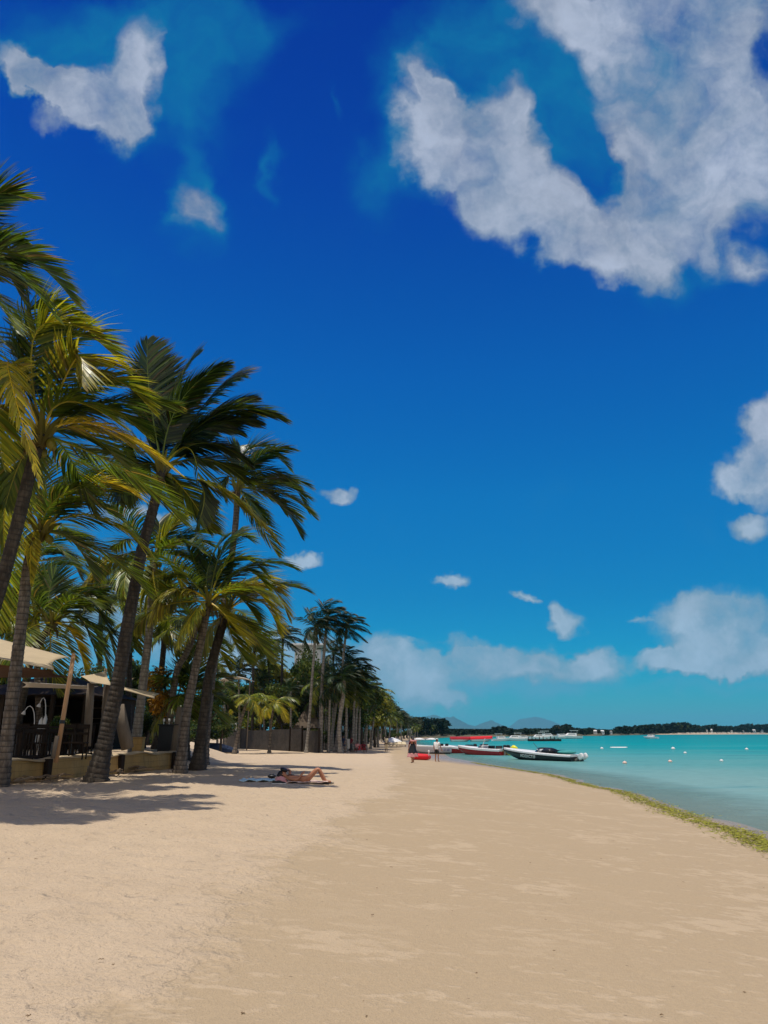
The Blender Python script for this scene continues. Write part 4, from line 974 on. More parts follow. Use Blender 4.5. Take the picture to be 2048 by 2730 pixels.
mb = MB(); mb.tube([(0, 0, 0), (0, 0, .45)], [.16, .22], 12); mb.build('pot', M['grey'], o)
l = link('foliage', BROAD[0][0], o, (0, 0, -.1)); l.scale = (1.3, 1.3, 1.5)

# ------------------------------------------------------------------ beyond the restaurant: fence, hotel, canopy, covered boat
f0, f1 = gpt(596, 103), gpt(853, 79.5)
fd = (f1 - f0); fl = fd.length; fd.normalize(); fa = math.atan2(fd.y, fd.x)
fence = empty('boundary_fence', f0); tag(fence, 'dark weathered boundary fence with uneven panels at the back of the beach', 'fence')
k = 0; s = 0.0
while s < fl - .3:
    w = min(fl - s, (5.4, 3.0, 7.0)[k % 3]); c = fd * (s + w / 2); h = 2.5 + .12 * math.sin(k * 2.1); mb = MB(); off = V((-fd.y, fd.x, 0)) * (.06 * (k % 2))
    gz = ground(f0.x + c.x, f0.y + c.y) - f0.z; q = c + off; q.z = gz + h / 2 - .2
    if k % 3 == 1:
        nb = int(w / .16)
        for b in range(nb): mb.box(q + fd * (-w / 2 + (b + .5) * w / nb) + V((0, 0, rw.uniform(-.05, .05))), (w / nb - .02, .05, h), fa)
    else: mb.box(q, (w, .10, h), fa)
    mb.build('panel', M['fence'], fence)
    mb = MB(); mb.box(V((c.x, c.y, gz + h / 2)) + fd * (w / 2) + V((fd.y, -fd.x, 0)) * .08, (.16, .14, h + .1), fa); mb.build('post', M['darkwood'], fence); s += w; k += 1
c0 = gpt(858, 80)
hb = empty('hotel_building', V((at(815, 1950, 118).x, 118, .6))); tag(hb, 'pale flat-roofed hotel block mostly hidden behind the grove palms', 'building')
hx0, hx1 = at(772, 1950, 118).x - hb.location.x, at(858, 1950, 118).x - hb.location.x; hz = at(800, 1722, 118).z - .6
mb = MB(); mb.box(((hx0 + hx1) / 2, 4, hz / 2), (hx1 - hx0 - .8, 8, hz)); mb.build('wall', M['plaster'], hb)
mb = MB(); mb.box(((hx0 + hx1) / 2, 3.6, hz + .15), (hx1 - hx0 + .6, 9.4, .3)); mb.build('roof', M['white'], hb, bevel=.04)
for fl_ in range(4):
    for j in range(3):
        x = lerp(hx0 + 1.3, hx1 - 1.3, j / 2); z = 1.7 + fl_ * 3.1; fr = MB(); fr.box((x, -.03, z), (1.5, .08, 1.5)); w_ = fr.build('window', M['white'], hb)
        mb = MB(); mb.box((x, -.085, z), (1.3, .04, 1.3)); mb.build('pane', M['glass'], w_)
th = gpt(823, 96); hut = empty('thatched_hut', th); tag(hut, 'brown thatched hut roof peeking over the fence behind the tall palms', 'hut')
mb = MB(); hz = at(815, 1880, 96).z - th.z; e = 1.9; w = 1.7
mb.ring_loft([[V((x * w * s_, y * 1.8 * s_, z)) for x, y in ((-1, -1), (1, -1), (1, 1), (-1, 1))] for s_, z in ((1.0, e + .6), (.95, e + .85), (.14, hz), (.05, hz + .15))]); mb.build('roof', M['thatch'], hut)
for x in (-1.5, 1.5):
    for y in (-1.4, 1.4): mb = MB(); mb.tube([(x, y, 0), (x, y, e + .7)], .08, 7); mb.build('post', M['greywood'], hut)
cp = gpt(625, 88); can = empty('canopy_shelter', cp); tag(can, 'pale flat canopy shelter under the round dark tree', 'shelter')
cz = at(625, 1806, 88).z - cp.z; cw = 1.8
mb = MB()
mb.grid(lambda u, v: V(((u - .5) * 2 * cw, (v - .5) * 3, cz - .35 * (2 * u - 1) ** 2)), 8, 4); r_ = mb.build('roof', M['white_canvas'], can, smooth=True); md = r_.modifiers.new('thickness', 'SOLIDIFY'); md.thickness = .1
for x in (-1.5, 1.5): mb = MB(); mb.tube([(x, 0, 0), (x, 0, cz - .3)], .07, 7); mb.build('post', M['greywood'], can)
zz = at(606, 1930, 88).z - cp.z
mb = MB(); mb.box((-.85, -.4, zz), (2.3, .08, .14)); [mb.box((-.85 + x, -.4, zz - .35), (.08, .07, .7)) for x in (-1.1, 0, 1.1)]; mb.build('rail', M['white'], can)
# ------------------------------------------------------------------ boats
def hull_rings(L, B, fs, fb, keel, n=16, full=.45):
    rings = []
    for i in range(n + 1):
        s = i / n; b = B / 2 * (1 - max(0, (s - full) / (1 - full)) ** 2.1); b = max(b, .015); sh = lerp(fs, fb, s ** 1.6)
        kz = keel + (sh - .12 - keel) * max(0, (s - .55) / .45) ** 2.2; ch = lerp(kz, sh, .38)
        x = s * L; fl = .82 - .25 * max(0, s - .5)
        rings.append([V((x, -b, sh)), V((x, -b * .97, lerp(ch, sh, .6))), V((x, -b * fl, ch)), V((x, 0, kz)), V((x, b * fl, ch)), V((x, b * .97, lerp(ch, sh, .6))), V((x, b, sh))])
    return rings
def outboard(o, x, y, z, cowl='black', tilt=0.0, leg='grey'):
    m = Matrix.Rotation(tilt, 3, 'Y'); mb = MB(); mb.ring_loft([[V((x, y, z)) + m @ V((a * s - .12, b * s, h)) for a, b in ((-.2, -.13), (.14, -.15), (.2, 0), (.14, .15), (-.2, .13), (-.26, 0))] for s, h in ((.7, .15), (1, .25), (1, .5), (.8, .62), (.3, .66))])
    e = mb.build('outboard_motor', M[cowl], o, bevel=.02); mb = MB()
    a = V((x, y, z)); mb.beam(a + m @ V((-.12, 0, .2)), a + m @ V((-.12, 0, -.55)), .14, .2, (0, 1, 0)); mb.box(a + m @ V((-.14, 0, -.55)), (.34, .1, .1), rot=m); mb.build('leg', M[leg], e)
def speedboat(label, loc, rz, L, B, fs, fb, colour, screen=True, motors=1, cowl='black', tilt=0.0, white_band=.11, seatcol='black', pitch=0.0, keel=-.28, top='white', group='speedboats moored at the beach', name='speedboat'):
    o = empty(name, loc, rz); o.rotation_euler = (0, pitch, rz); tag(o, label, 'speedboat', group)
    R_ = hull_rings(L, B, fs, fb, keel)
    mb = MB(); mb.ring_loft([[*r] for r in R_], closed=False, cap=False); i0 = [mb.vert(p) for p in R_[0]]; mb.face(*i0[::-1]); mb.build('hull', M[colour], o, smooth=False)
    # gunwale and deck, raised slightly in the middle, with an open cockpit
    mb = MB(); rr = []
    for r in R_:
        a, b = r[0], r[-1]; w = .02
        rr.append([a + V((0, -w, -.02)), a + V((0, -w, white_band)), a.lerp(b, .12) + V((0, 0, white_band + .05)), b.lerp(a, .12) + V((0, 0, white_band + .05)), b + V((0, w, white_band)), b + V((0, w, -.02))])
    n = len(rr); cut0, cut1 = 2, int(n * .52)
    mb2 = [[mb.vert(p) for p in r] for r in rr]
    for k in range(n - 1):
        for j in range(5):
            if j == 2 and cut0 <= k < cut1: continue
            mb.face(mb2[k][j], mb2[k][j + 1], mb2[k + 1][j + 1], mb2[k + 1][j])
    mb.face(*mb2[0][::-1]); mb.face(*mb2[-1]); d = mb.build('deck', M[top], o, smooth=False)
    # cockpit tub
    mb = MB(); tub = []
    for k in range(cut0, cut1 + 1):
        r = rr[k]; z0 = lerp(r[2].z, keel, .55); tub.append([r[2], V((r[2].x, r[2].y, z0)), V((r[3].x, r[3].y, z0)), r[3]])
    t = [[mb.vert(p) for p in q] for q in tub]
    for a, b in zip(t, t[1:]):
        for j in range(3): mb.face(a[j], b[j], b[j + 1], a[j + 1])
    mb.face(*t[0]); mb.face(*t[-1][::-1]); mb.build('cockpit', M['greywood' if False else 'hullshade_grey'], d)
    xs_ = rr[cut1][0].x; zt = rr[cut1][2].z
    if screen:
        mb = MB(); hw = B * .33
        mb.ring_loft([[V((xs_ + dx, -y, zt - .02)), V((xs_ + dx + .03, -y, zt - .02)), V((xs_ + dx - .3, -y * .86, zt + .34)), V((xs_ + dx - .33, -y * .86, zt + .34))] for y, dx in ((-hw, -.25), (-hw * .6, .1), (0, .2), (hw * .6, .1), (hw, -.25))]); mb.build('windscreen', M['glass'], o)
        mb = MB(); mb.box((xs_ - .45, 0, zt + .02), (.5, B * .55, .4)); mb.build('console', M[top], o, bevel=.05)
    for x, nm in ((xs_ - 1.1, 'seat'), (max(.55, xs_ - 2.0), 'seat')):
        mb = MB(); mb.box((x, 0, zt - .22), (.5, B * .55, .2)); mb.box((x - .25, 0, zt - .0), (.12, B * .55, .4), rot=Matrix.Rotation(-.2, 3, 'Y')); mb.build(nm, M[seatcol], o, bevel=.03)
    for k in range(motors):
        outboard(o, -.12, (k - (motors - 1) / 2) * .55, fs - .05, cowl, tilt)
    return o
def water_px(px, py, z=0.0): return at_z(px, py, z)
# black speedboat, bow up the beach
b = water_px(1540, 2030); bw = water_px(1357, 2026); dv = V((bw.x - b.x, bw.y - b.y + 2.5, 0)); 
bb = speedboat('black speedboat with white deck and white lettering on its side, bow toward the sand', V((b.x, b.y, 0.0)), math.atan2(dv.y, dv.x), dv.length, 2.0, .36, .74, 'black', motors=2, cowl='white', tilt=-1.0, white_band=.10, pitch=-.01, keel=-.22)
def lettering(parent, text, x, y, z, size, mat, rot, shear=0.0, name='lettering'):
    cu = bpy.data.curves.new(name, 'FONT'); cu.body = text; cu.size = size; cu.extrude = .008; cu.align_x = 'CENTER'; cu.align_y = 'CENTER'; cu.shear = shear; cu.offset = size * .008; cu.space_character = 1.14
    tmp = bpy.data.objects.new(name, cu); COL.objects.link(tmp); dg = bpy.context.evaluated_depsgraph_get(); me = bpy.data.meshes.new_from_object(tmp.evaluated_get(dg)); bpy.data.objects.remove(tmp)
    me.materials.clear(); me.materials.append(M[mat]); o = link(name, me, parent, (x, y, z)); o.rotation_euler = rot; return o
def side_text(boat, L, B, text, s, size, fs, fb, keel, mat='white', side=1):
    rr = hull_rings(L, B, fs, fb, keel); i = int(s * 16); a, b_ = rr[i][6], rr[i][4]; c = (a + b_) / 2; c2 = (rr[i + 1][6] + rr[i + 1][4]) / 2
    t = (c2 - c).normalized(); nrm = V((0, 1, 0)); up = (a - b_).normalized(); nrm = up.cross(t).normalized()
    if nrm.y < 0: nrm = -nrm
    m = Matrix((-t, up - t * up.dot(t), nrm)).transposed(); o = lettering(boat, text, 0, 0, 0, size, mat, (0, 0, 0), .15)
    o.matrix_parent_inverse = Matrix.Identity(4); mm = m.normalized().to_4x4(); mm.translation = c + nrm * .05; o.matrix_local = mm; return o
side_text(bb, dv.length, 2.0, 'ADDICTIF', .60, .36, .36, .74, -.22)
mb = MB(); mb.tube([(3.55, .3, .8), (4.1, .3, 1.35)], .018, 6); mb.build('antenna', M['black'], bb)
mb = MB(); mb.ell((1.0, 0, .68), (.8, .75, .16), 14, 8); mb.build('folded_cover', M['teal'], bb, smooth=True)
mb = MB(); mb.ring_loft([[V((2.2 + .9 * u, .6 * math.cos(a), .62 + (.28 + .1 * math.sin(3.1 * u)) * math.sin(a))) for a in (0, .6, 1.2, 1.57, 1.94, 2.5, 3.14)] for u in (0, .35, .7, 1, 1.25)], closed=True); mb.build('cushion', M['black'], bb, smooth=True)
# two red speedboats
b = water_px(1346, 2014); bw = water_px(1226, 2012); dv = V((bw.x - b.x, bw.y - b.y + 1.5, 0))
r2 = speedboat('red and white speedboat with black motors, nearer of the two red boats', V((b.x, b.y, 0)), math.atan2(dv.y, dv.x), dv.length, 1.9, .40, .72, 'red', motors=2, white_band=.16)
mb = MB(); mb.tube([(2.6, .2, .7), (2.2, .2, 1.6)], .03, 6); mb.build('antenna', M['white'], r2)
b = water_px(1252, 2008.5); bw = water_px(1174, 2008); dv = V((bw.x - b.x, bw.y - b.y + 1.2, 0)).normalized() * 4.0
r1 = speedboat('red and white speedboat partly hidden, beside the man in white', V((b.x + .4, b.y, 0)), math.atan2(dv.y, dv.x), dv.length, 1.8, .40, .72, 'red', screen=False, motors=1, white_band=.16)
c = gpt(1158, 84); g1 = speedboat('white boat hull, shade painted grey, pulled up in the shallows behind the man in white', V((c.x + 1.6, c.y, .02)), math.atan2(-.6, -3.6), 4.4, 2.0, .62, .80, 'hullshade_grey', screen=False, motors=0, white_band=.10, keel=-.15)
side_text(g1, 4.4, 2.0, 'II III', .14, .34, .62, .80, -.15, 'purple')
# yellow towable
c = water_px(1371, 2014); o = empty('towable_tube', V((c.x, c.y, 0)), .3); tag(o, 'bright yellow inflatable towable floating beyond the black bow', 'inflatable')
mb = MB()
for yy, zz, rr_ in ((-.45, .3, .3), (.45, .3, .3), (0, .22, .28)): mb.tube([(-.62, yy, zz), (-.45, yy, zz), (.45, yy, zz), (.62, yy, zz)], [.16, rr_, rr_, .16], 12)
mb.tube([(.0, -.5, .62), (.0, 0, .72), (.0, .5, .62)], [.2, .27, .2], 12); mb.build('tube', M['yellow'], o, smooth=True)
for k in range(4): mb = MB(); mb.box((-.36 + .24 * k, -.66 + (0.0), .52), (.11, .05, .14), rot=Matrix.Rotation(.7, 3, 'X')); mb.build('marking', M['black'], o)
# red-covered boats far along the shore
for k, (px, ln, lb) in enumerate(((1228, 4.6, 'long boat under a dark red cover, left of the two far along the beach'), (1283, 4.9, 'long boat under a bright red cover, right of the two far along the beach'))):
    c = water_px(px, 1977); o = empty('covered_boat', V((c.x, c.y, 0)), .04); tag(o, lb, 'boat', 'red covered boats')
    mb = MB(); mb.ring_loft(hull_rings(ln, 1.9, .4, .55, -.2), closed=False, cap=False); h = mb.build('hull', M['white'], o); h.location = (-ln / 2, 0, 0)
    mb = MB(); mb.ring_loft([[V((-ln / 2 + ln * u, y * w, z + .18 * k * u)) for y, z in ((-.95, .45), (-.8, .85), (-.25, 1.12), (.25, 1.12), (.8, .85), (.95, .45))] for u, w in ((-.04, .9), (.02, 1), (.5, 1.02), (.93, .95), (1.04, .6))]); mb.build('cover', M['brightred' if k else 'red'], o)
# white motor boats at moorings
def motorboat(label, px, py, L, rz, cover=False, group='white motor boats at moorings'):
    c = water_px(px, py); o = empty('motor_boat', V((c.x, c.y, 0)), rz); tag(o, label, 'motor boat', group)
    mb = MB(); R_ = hull_rings(L, L * .32, L * .10, L * .15, -.3, 10); mb.ring_loft(R_, closed=False, cap=False); i0 = [mb.vert(p) for p in R_[0]]; mb.face(*i0[::-1])
    t = [(mb.vert(r[0]), mb.vert(r[-1])) for r in R_]
    for a, b_ in zip(t, t[1:]): mb.face(a[0], a[1], b_[1], b_[0])
    h = mb.build('hull', M['white'], o); h.location.x = -L / 2
    mb = MB(); mb.ring_loft([[V((x * L, y * L, z * L)) for x, y, z in ((-.25, -w, z_), (.18 - sl_, -w, z_), (.24 - sl_, 0, z_), (.18 - sl_, w, z_), (-.25, w, z_))] for w, z_, sl_ in ((.12, .10, 0), (.115, .17, .02), (.10, .235, .10))]); mb.build('cabin', M['white'], o)
    mb = MB(); mb.box((-.03 * L, 0, .185 * L), (.30 * L, .226 * L, .035 * L)); mb.build('cabin_window', M['glass'], o)
    mb = MB(); mb.box((-.16 * L, 0, .345 * L), (.34 * L, .22 * L, .018 * L)); [mb.tube([(x * L, y * L, .22 * L), (x * L, y * L, .34 * L)], .02, 5) for x in (-.3, -.03) for y in (-.095, .095)]; mb.build('canopy', M['navy' if cover else 'white'], o)
    return o
for px, py, L, rz, cv, lb in ((1338, 1975.5, 5.0, .2, 0, 'white motor boat nearest the red covers'), (1372, 1975, 5.5, 2.9, 0, 'low white motor boat second from the red covers'), (1398, 1974, 5.0, .1, 1, 'white motor boat with dark canopy left of the dark pontoon'),
    (1436, 1972, 6.0, 3.0, 0, 'white motor boat just behind the dark pontoon, its left end'), (1462, 1970, 7.0, .15, 0, 'larger white motor boat behind the dark pontoon, its right end'), (1500, 1969, 6.5, .1, 1, 'white boat with dark top at the right end of the moored row'),
    (1522, 1969, 7.5, 3.1, 0, 'rightmost white cruiser of the moored row'), (1735, 1969, 5.2, 2.4, 1, 'lone white boat with dark canopy anchored in the open turquoise bay')): motorboat(lb, px, py, L, rz, cv, None if 'lone' in lb else 'white motor boats at moorings')
c = water_px(1452, 1976); o = empty('floating_pontoon', V((c.x, c.y, 0)), .12); tag(o, 'dark floating pontoon with mooring posts in front of the white boats', 'pontoon')
mb = MB(); mb.box((0, 0, .25), (8.0, 1.8, .5)); mb.build('deck', M['darkwood'], o, bevel=.04)
for k in range(9): mb = MB(); mb.tube([(-3.8 + .95 * k, .9, -.5), (-3.8 + .95 * k, .9, 1.0 + .25 * math.sin(k * 2.2))], .1, 7); mb.build('mooring_post', M['darkwood'], o)
# mooring buoys
def buoy(label, px, py, d, mat, flat=.75):
    c = water_px(px, py); r_ = d / F * c.y / 2; o = empty('mooring_buoy', V((c.x, c.y, 0))); tag(o, label, 'buoy', 'mooring buoys on the bay')
    mb = MB(); mb.ell((0, 0, r_ * .35), (r_, r_, r_ * flat), 14, 9); mb.build('float', M[mat], o, smooth=True)
    mb = MB(); mb.tube([(0, 0, r_ * flat), (0, 0, r_ * (flat + .75))], r_ * .12, 6); mb.build('ring_post', M['steel'], o)
for px, py, d, mt, lb in ((1605, 1997, 8, 'white', 'white buoy nearest the stern of the black speedboat'), (1795, 1998, 10, 'white', 'white buoy straight below the lone anchored boat, farther of the pair'), (1827, 2009, 8, 'white', 'small white buoy a little right of the pair below the anchored boat'),
    (1991, 1999, 8, 'white', 'white buoy far to the right, near the frame edge'), (1924, 2030, 9, 'white', 'near white buoy with a short post, right half of the bay'), (1787, 2032, 10, 'orange', 'pale orange buoy in the near water, middle one of three'), (1666, 2036, 11, 'orange', 'orange white buoy closest to the beach')): buoy(lb, px, py, d, mt)
c = water_px(1650, 1993); mb = MB(); mb.ring_loft([[V((x, y * w, z)) for y, z in ((-.3, .0), (-.2, .1), (.2, .1), (.3, .0))] for x, w in ((-1.3, .1), (-1.0, .8), (0, 1), (1.0, .8), (1.3, .1))]); tag(mb.build('paddle_board', M['white'], loc=(c.x, c.y, .0)), 'flat white board floating beyond the buoy near the black boat', 'board')
# dinghy under a navy cover by the fence
c = gpt(588, 77); o = empty('covered_dinghy', c, .1); tag(o, 'upturned dinghy under a dark blue cover in the shade at the back of the beach', 'boat')
mb = MB(); mb.ring_loft([[V((x, -.8 * w, 0)), V((x, -.75 * w, .55 * h)), V((x, -.3 * w, .95 * h)), V((x, .3 * w, .95 * h)), V((x, .75 * w, .55 * h)), V((x, .8 * w, 0))] for x, w, h in ((-1.7, .5, .9), (-1.2, .9, 1.05), (0, 1, 1), (1.0, .75, .7), (1.9, .15, .25))]); mb.build('cover', M['navy'], o)
mb = MB(); mb.beam((-1.7, -.85, .06), (1.5, -.75, .06), .1); mb.build('gunwale', M['greywood'], o)
# red inflatable on the sand
c = at_ground(1125, 2026); o = empty('inflatable_dinghy', c, -.25); tag(o, 'red inflatable dinghy with a pink patch on the sand between the couple', 'inflatable')
mb = MB()
for y in (-.36, .36): mb.tube([(-.75, y, .3), (-.5, y, .26), (.45, y, .22), (.62, y * .8, .2)], [.2, .25, .22, .14], 12)
mb.tube([(-.7, -.4, .32), (-.8, 0, .36), (-.7, .4, .32)], [.2, .22, .2], 12); mb.box((-.05, 0, .12), (1.1, .6, .1)); mb.build('tube', M['brightred'], o, smooth=True)
mb = MB(); mb.box((-.42, -.56, .36), (.42, .10, .3), rot=Matrix.Rotation(.3, 3, 'X')); mb.build('patch', M['pink'], o, bevel=.02)
mb = MB(); mb.tube([(.55, 0, .1), (.58, 0, .62)], .05, 8); mb.ell((.58, 0, .66), (.09, .09, .1), 8, 6); mb.build('fender', M['white'], o)

# ------------------------------------------------------------------ people
def skin_mesh(name, J, E, root, levels=2, mat=None, parent=None, extra=None):
    bm = bmesh.new(); lay = bm.verts.layers.skin.verify(); vs = {}
    for k, (p, r) in J.items():
        v = bm.verts.new(p); v[lay].radius = (r, r) if not isinstance(r, tuple) else r; v[lay].use_root = (k == root); vs[k] = v
    for a, b_ in E: bm.edges.new((vs[a], vs[b_]))
    me = bpy.data.meshes.new(name); bm.to_mesh(me); bm.free(); o = bpy.data.objects.new(name, me); COL.objects.link(o)
    sk = o.modifiers.new('skin', 'SKIN'); sk.use_smooth_shade = True; sb = o.modifiers.new('sub', 'SUBSURF'); sb.levels = levels; sb.render_levels = levels
    dg = bpy.context.evaluated_depsgraph_get(); nm = bpy.data.meshes.new_from_object(o.evaluated_get(dg)); bpy.data.objects.remove(o)
    if extra:
        bm = bmesh.new(); bm.from_mesh(nm); t = extra.mesh('tmp', None, True); bm.from_mesh(t); bm.to_mesh(nm); bm.free(); bpy.data.meshes.remove(t)
    nm.materials.clear(); nm.materials.append(M[mat]); nm.polygons.foreach_set('use_smooth', [True] * len(nm.polygons))
    return link(name, nm, parent)
def hand(J, E, wrist, p, d, spread, tag_, curl=V((0, 0, -.02))):
    """palm with four fingers and a thumb"""
    d = d.normalized(); s = spread.normalized(); J[tag_ + 'palm'] = (p + d * .05, .026); E.append((wrist, tag_ + 'palm'))
    for k, ln in enumerate((.07, .08, .075, .06)):
        a = p + d * .09 + s * (.011 * (2 * k - 3)); J[f'{tag_}f{k}a'] = (a, .010); J[f'{tag_}f{k}b'] = (a + d * ln * .55 + curl * .3, .009); J[f'{tag_}f{k}c'] = (a + d * ln + curl, .007)
        E += [(tag_ + 'palm', f'{tag_}f{k}a'), (f'{tag_}f{k}a', f'{tag_}f{k}b'), (f'{tag_}f{k}b', f'{tag_}f{k}c')]
    a = p + d * .045 + s * -.035; J[tag_ + 'ta'] = (a, .011); J[tag_ + 'tb'] = (a + d * .035 - s * .015, .009); E += [(tag_ + 'palm', tag_ + 'ta'), (tag_ + 'ta', tag_ + 'tb')]
def person(label, loc, rz, P, skin, clothes, hair=None, group=None, sc=1.0, face=V((0, 1, 0)), name='person', hat=None):
    """P: joints; clothes: list of (name, material, joints, edges, root)"""
    o = empty(name, loc, rz); o.scale = (sc,) * 3; tag(o, label, 'person', group)
    J = {}; E = []
    def j(k, p, r): J[k] = (V(p), r)
    for k, r in (('pelvis', .125), ('belly', .115), ('chest', .135), ('neck', .058), ('skull', .085)): j(k, P[k], r)
    E += [('pelvis', 'belly'), ('belly', 'chest'), ('chest', 'neck'), ('neck', 'skull')]
    for s in 'LR':
        for k, r in (('sho', .062), ('elb', .043), ('wri', .029)): j(k + s, P[k + s], r)
        E += [('chest', 'sho' + s), ('sho' + s, 'elb' + s), ('elb' + s, 'wri' + s)]
        d = P['wri' + s] - P['elb' + s]; hand(J, E, 'wri' + s, P['wri' + s], d, d.cross(V((0.3, .2, 1))).normalized(), 'h' + s)
        for k, r in (('hip', .098), ('kne', .060), ('ank', .040), ('toe', .036)): j(k + s, P[k + s], r)
        E += [('pelvis', 'hip' + s), ('hip' + s, 'kne' + s), ('kne' + s, 'ank' + s), ('ank' + s, 'toe' + s)]
    up = (P['skull'] - P['neck']).normalized(); f = (face - up * face.dot(up)).normalized(); sd = up.cross(f); hd = P['skull'] + up * .03
    ex = MB(); m = Matrix((sd, f, up)).transposed(); ex.ell(hd, (.077, .098, .118), 16, 12, m); ex.ell(hd + f * .098 - up * .015, (.014, .02, .026), 8, 6, m); ex.ell(hd + f * .085 - up * .058, (.03, .014, .012), 8, 6, m)
    for q in (-1, 1): ex.ell(hd + sd * q * .078 - up * .01, (.012, .02, .032), 8, 6, m)
    body = skin_mesh('body', J, E, 'pelvis', 1, skin, o, ex)
    for q in (-1, 1): eb = MB(); eb.ell(hd + f * .088 + sd * q * .032 + up * .008, (.014, .010, .009), 8, 6, m); eb.build('eye', M['black'], o)
    if hair:
        hb_ = MB(); hb_.ell(hd + up * .028 - f * .022, (.092, .103, .112), 16, 12, m)
        if hair[1] > 0: hb_.tube([hd - f * .07, hd - f * .105 - up * .14, hd - f * .11 - up * hair[1]], [.08, .085, .03], 10)
        hb_.build('hair', M[hair[0]], o, smooth=True)
    for nm, mat, jj, ee, root in clothes: skin_mesh(nm, {k: (V(p), r) for k, (p, r) in jj.items()}, ee, root, 1, mat, o)
    if hat:
        hm = MB(); hm.ell(hd + up * .06, (.10, .12, .085), 14, 8, m); hm.ell(hd + f * .13 + up * .045, (.075, .085, .012), 12, 6, m); hm.build('cap', M[hat], o, smooth=True)
    return o
def stand(lean=0.0, stride=.05, arm=(.05, .05), w=.19):
    P = dict(pelvis=V((0, 0, .93)), belly=V((0, lean * .3, 1.09)), chest=V((0, lean * .7, 1.30)), neck=V((0, lean, 1.46)), skull=V((0, lean + .03, 1.57)))
    for s, q in (('L', -1), ('R', 1)):
        a = arm[0] if s == 'L' else arm[1]
        P['sho' + s] = V((q * w, lean * .85, 1.40)); P['elb' + s] = V((q * (w + .07), lean * .8 - .02 + a * .4, 1.13)); P['wri' + s] = V((q * (w + .05), lean * .8 + a, .90))
        P['hip' + s] = V((q * .09, 0, .88)); P['kne' + s] = V((q * .10, .03 + q * stride * .6, .48)); P['ank' + s] = V((q * .10, q * stride, .07)); P['toe' + s] = V((q * .12, q * stride + .15, .03))
    return P
def shirt(P, r=1.0, sleeve=.6, low='pelvis', dz=.0):
    J = {'p': (P[low] + V((0, 0, dz)), .15 * r), 'b': (P['belly'], .145 * r), 'c': (P['chest'], .165 * r), 'n': (P['neck'] - V((0, 0, .03)), .075)}; E = [('p', 'b'), ('b', 'c'), ('c', 'n')]
    for s in 'LR': J['s' + s] = (P['sho' + s], .085 * r); J['e' + s] = (P['sho' + s].lerp(P['elb' + s], sleeve), .068 * r); E += [('c', 's' + s), ('s' + s, 'e' + s)]
    return J, E, 'b'
def shorts(P, r=1.0, k=.65):
    J = {'p': (P['pelvis'], .15 * r), 'w': (P['pelvis'] + V((0, 0, .1)), .14 * r)}; E = [('w', 'p')]
    for s in 'LR': J['h' + s] = (P['hip' + s], .115 * r); J['k' + s] = (P['hip' + s].lerp(P['kne' + s], k), .095 * r); E += [('p', 'h' + s), ('h' + s, 'k' + s)]
    return J, E, 'p'
P = stand(.05, .05, (.05, .35)); g = at_ground(1165, 2031)
person('person in white shirt, white cap and black shorts standing at the water beside red boats', g, -.5, P, 'skin', [('shirt', 'white', *shirt(P, 1.15)), ('shorts', 'black', *shorts(P, 1.05, .85))], ('hair', 0), None, .98, hat='white')
P = stand(.02, .12, (.15, .0), .17); g = at_ground(1101, 2034)
w1 = person('person with long dark hair and flared black dress walking by the red dinghy', g, .4, P, 'skin', [('top', 'maroon', *shirt(P, .95, .9, 'belly'))], ('hair', .42), None, 1.03)
def skirt(parent, nm, mat, z0, z1, r0, r1, cx=0, seed=1):
    mb = MB(); n = 28
    mb.grid(lambda u, v: V((cx + math.cos(v * 6.2832) * lerp(r0, r1, u) * (1 + .10 * u * math.sin(v * 44 + seed)), math.sin(v * 6.2832) * lerp(r0, r1, u) * .8 * (1 + .10 * u * math.sin(v * 44 + seed)), lerp(z0, z1, u) + .02 * u * math.sin(v * 25))), 8, n)
    o = mb.build(nm, M[mat], parent, smooth=True); md = o.modifiers.new('thickness', 'SOLIDIFY'); md.thickness = .008; return o
skirt(w1, 'dress', 'black', 1.22, .62, .15, .33); skirt(w1, 'hem', 'pink', .63, .38, .325, .38, seed=1)
mb = MB(); mb.tube([(-.2, -.05, 1.43), (-.02, -.17, 1.40), (.2, -.06, 1.42), (.24, -.02, 1.1)], [.05, .07, .07, .04], 8); mb.build('shawl', M['pink'], w1, smooth=True)
P = stand(0, .02, (.0, .0), .16); g = at_ground(1030, 2004)
person('person in long cream clothes standing alone on the sand in front of the parasol', g, .2, P, 'skin_dark', [('tunic', 'cream', *shirt(P, .95, .9)), ('trousers', 'cream', *shorts(P, .8, 1.7))], ('hair', 0), None, .98)
P = stand(.05, .12, (.2, -.1), .17); g = at_ground(917, 2008)
person('person in navy top leaning at the grove corner, left of the beach group', g, 2.4, P, 'skin_dark', [('top', 'navy', *shirt(P, 1.0, .8)), ('shorts', 'navy', *shorts(P))], ('hair', .1), None, 1.0)
P = stand(.02, .06, (.3, .3), .17); g = at_ground(936, 2006.5)
p2 = person('person in crimson top and dark green trousers standing in the beach group', g, -1.2, P, 'skin_dark', [('top', 'maroon', *shirt(P, 1.05, .9)), ('trousers', 'black', *shorts(P, .85, 1.75))], ('hair', 0), None, .97)
mb = MB(); g = at_ground(924, 2005.5); mb.grid(lambda u, v: V(((u - .5) * .9 + .15 * v, .3 * math.sin(u * 3), 1.35 - v * (.9 + .2 * math.sin(u * 4)))), 8, 8); o = mb.build('hanging_cloth', M['white'], smooth=True, loc=g); md = o.modifiers.new('t', 'SOLIDIFY'); md.thickness = .012; tag(o, 'white cloth hung on a trunk between the navy and crimson dressed persons', 'cloth')
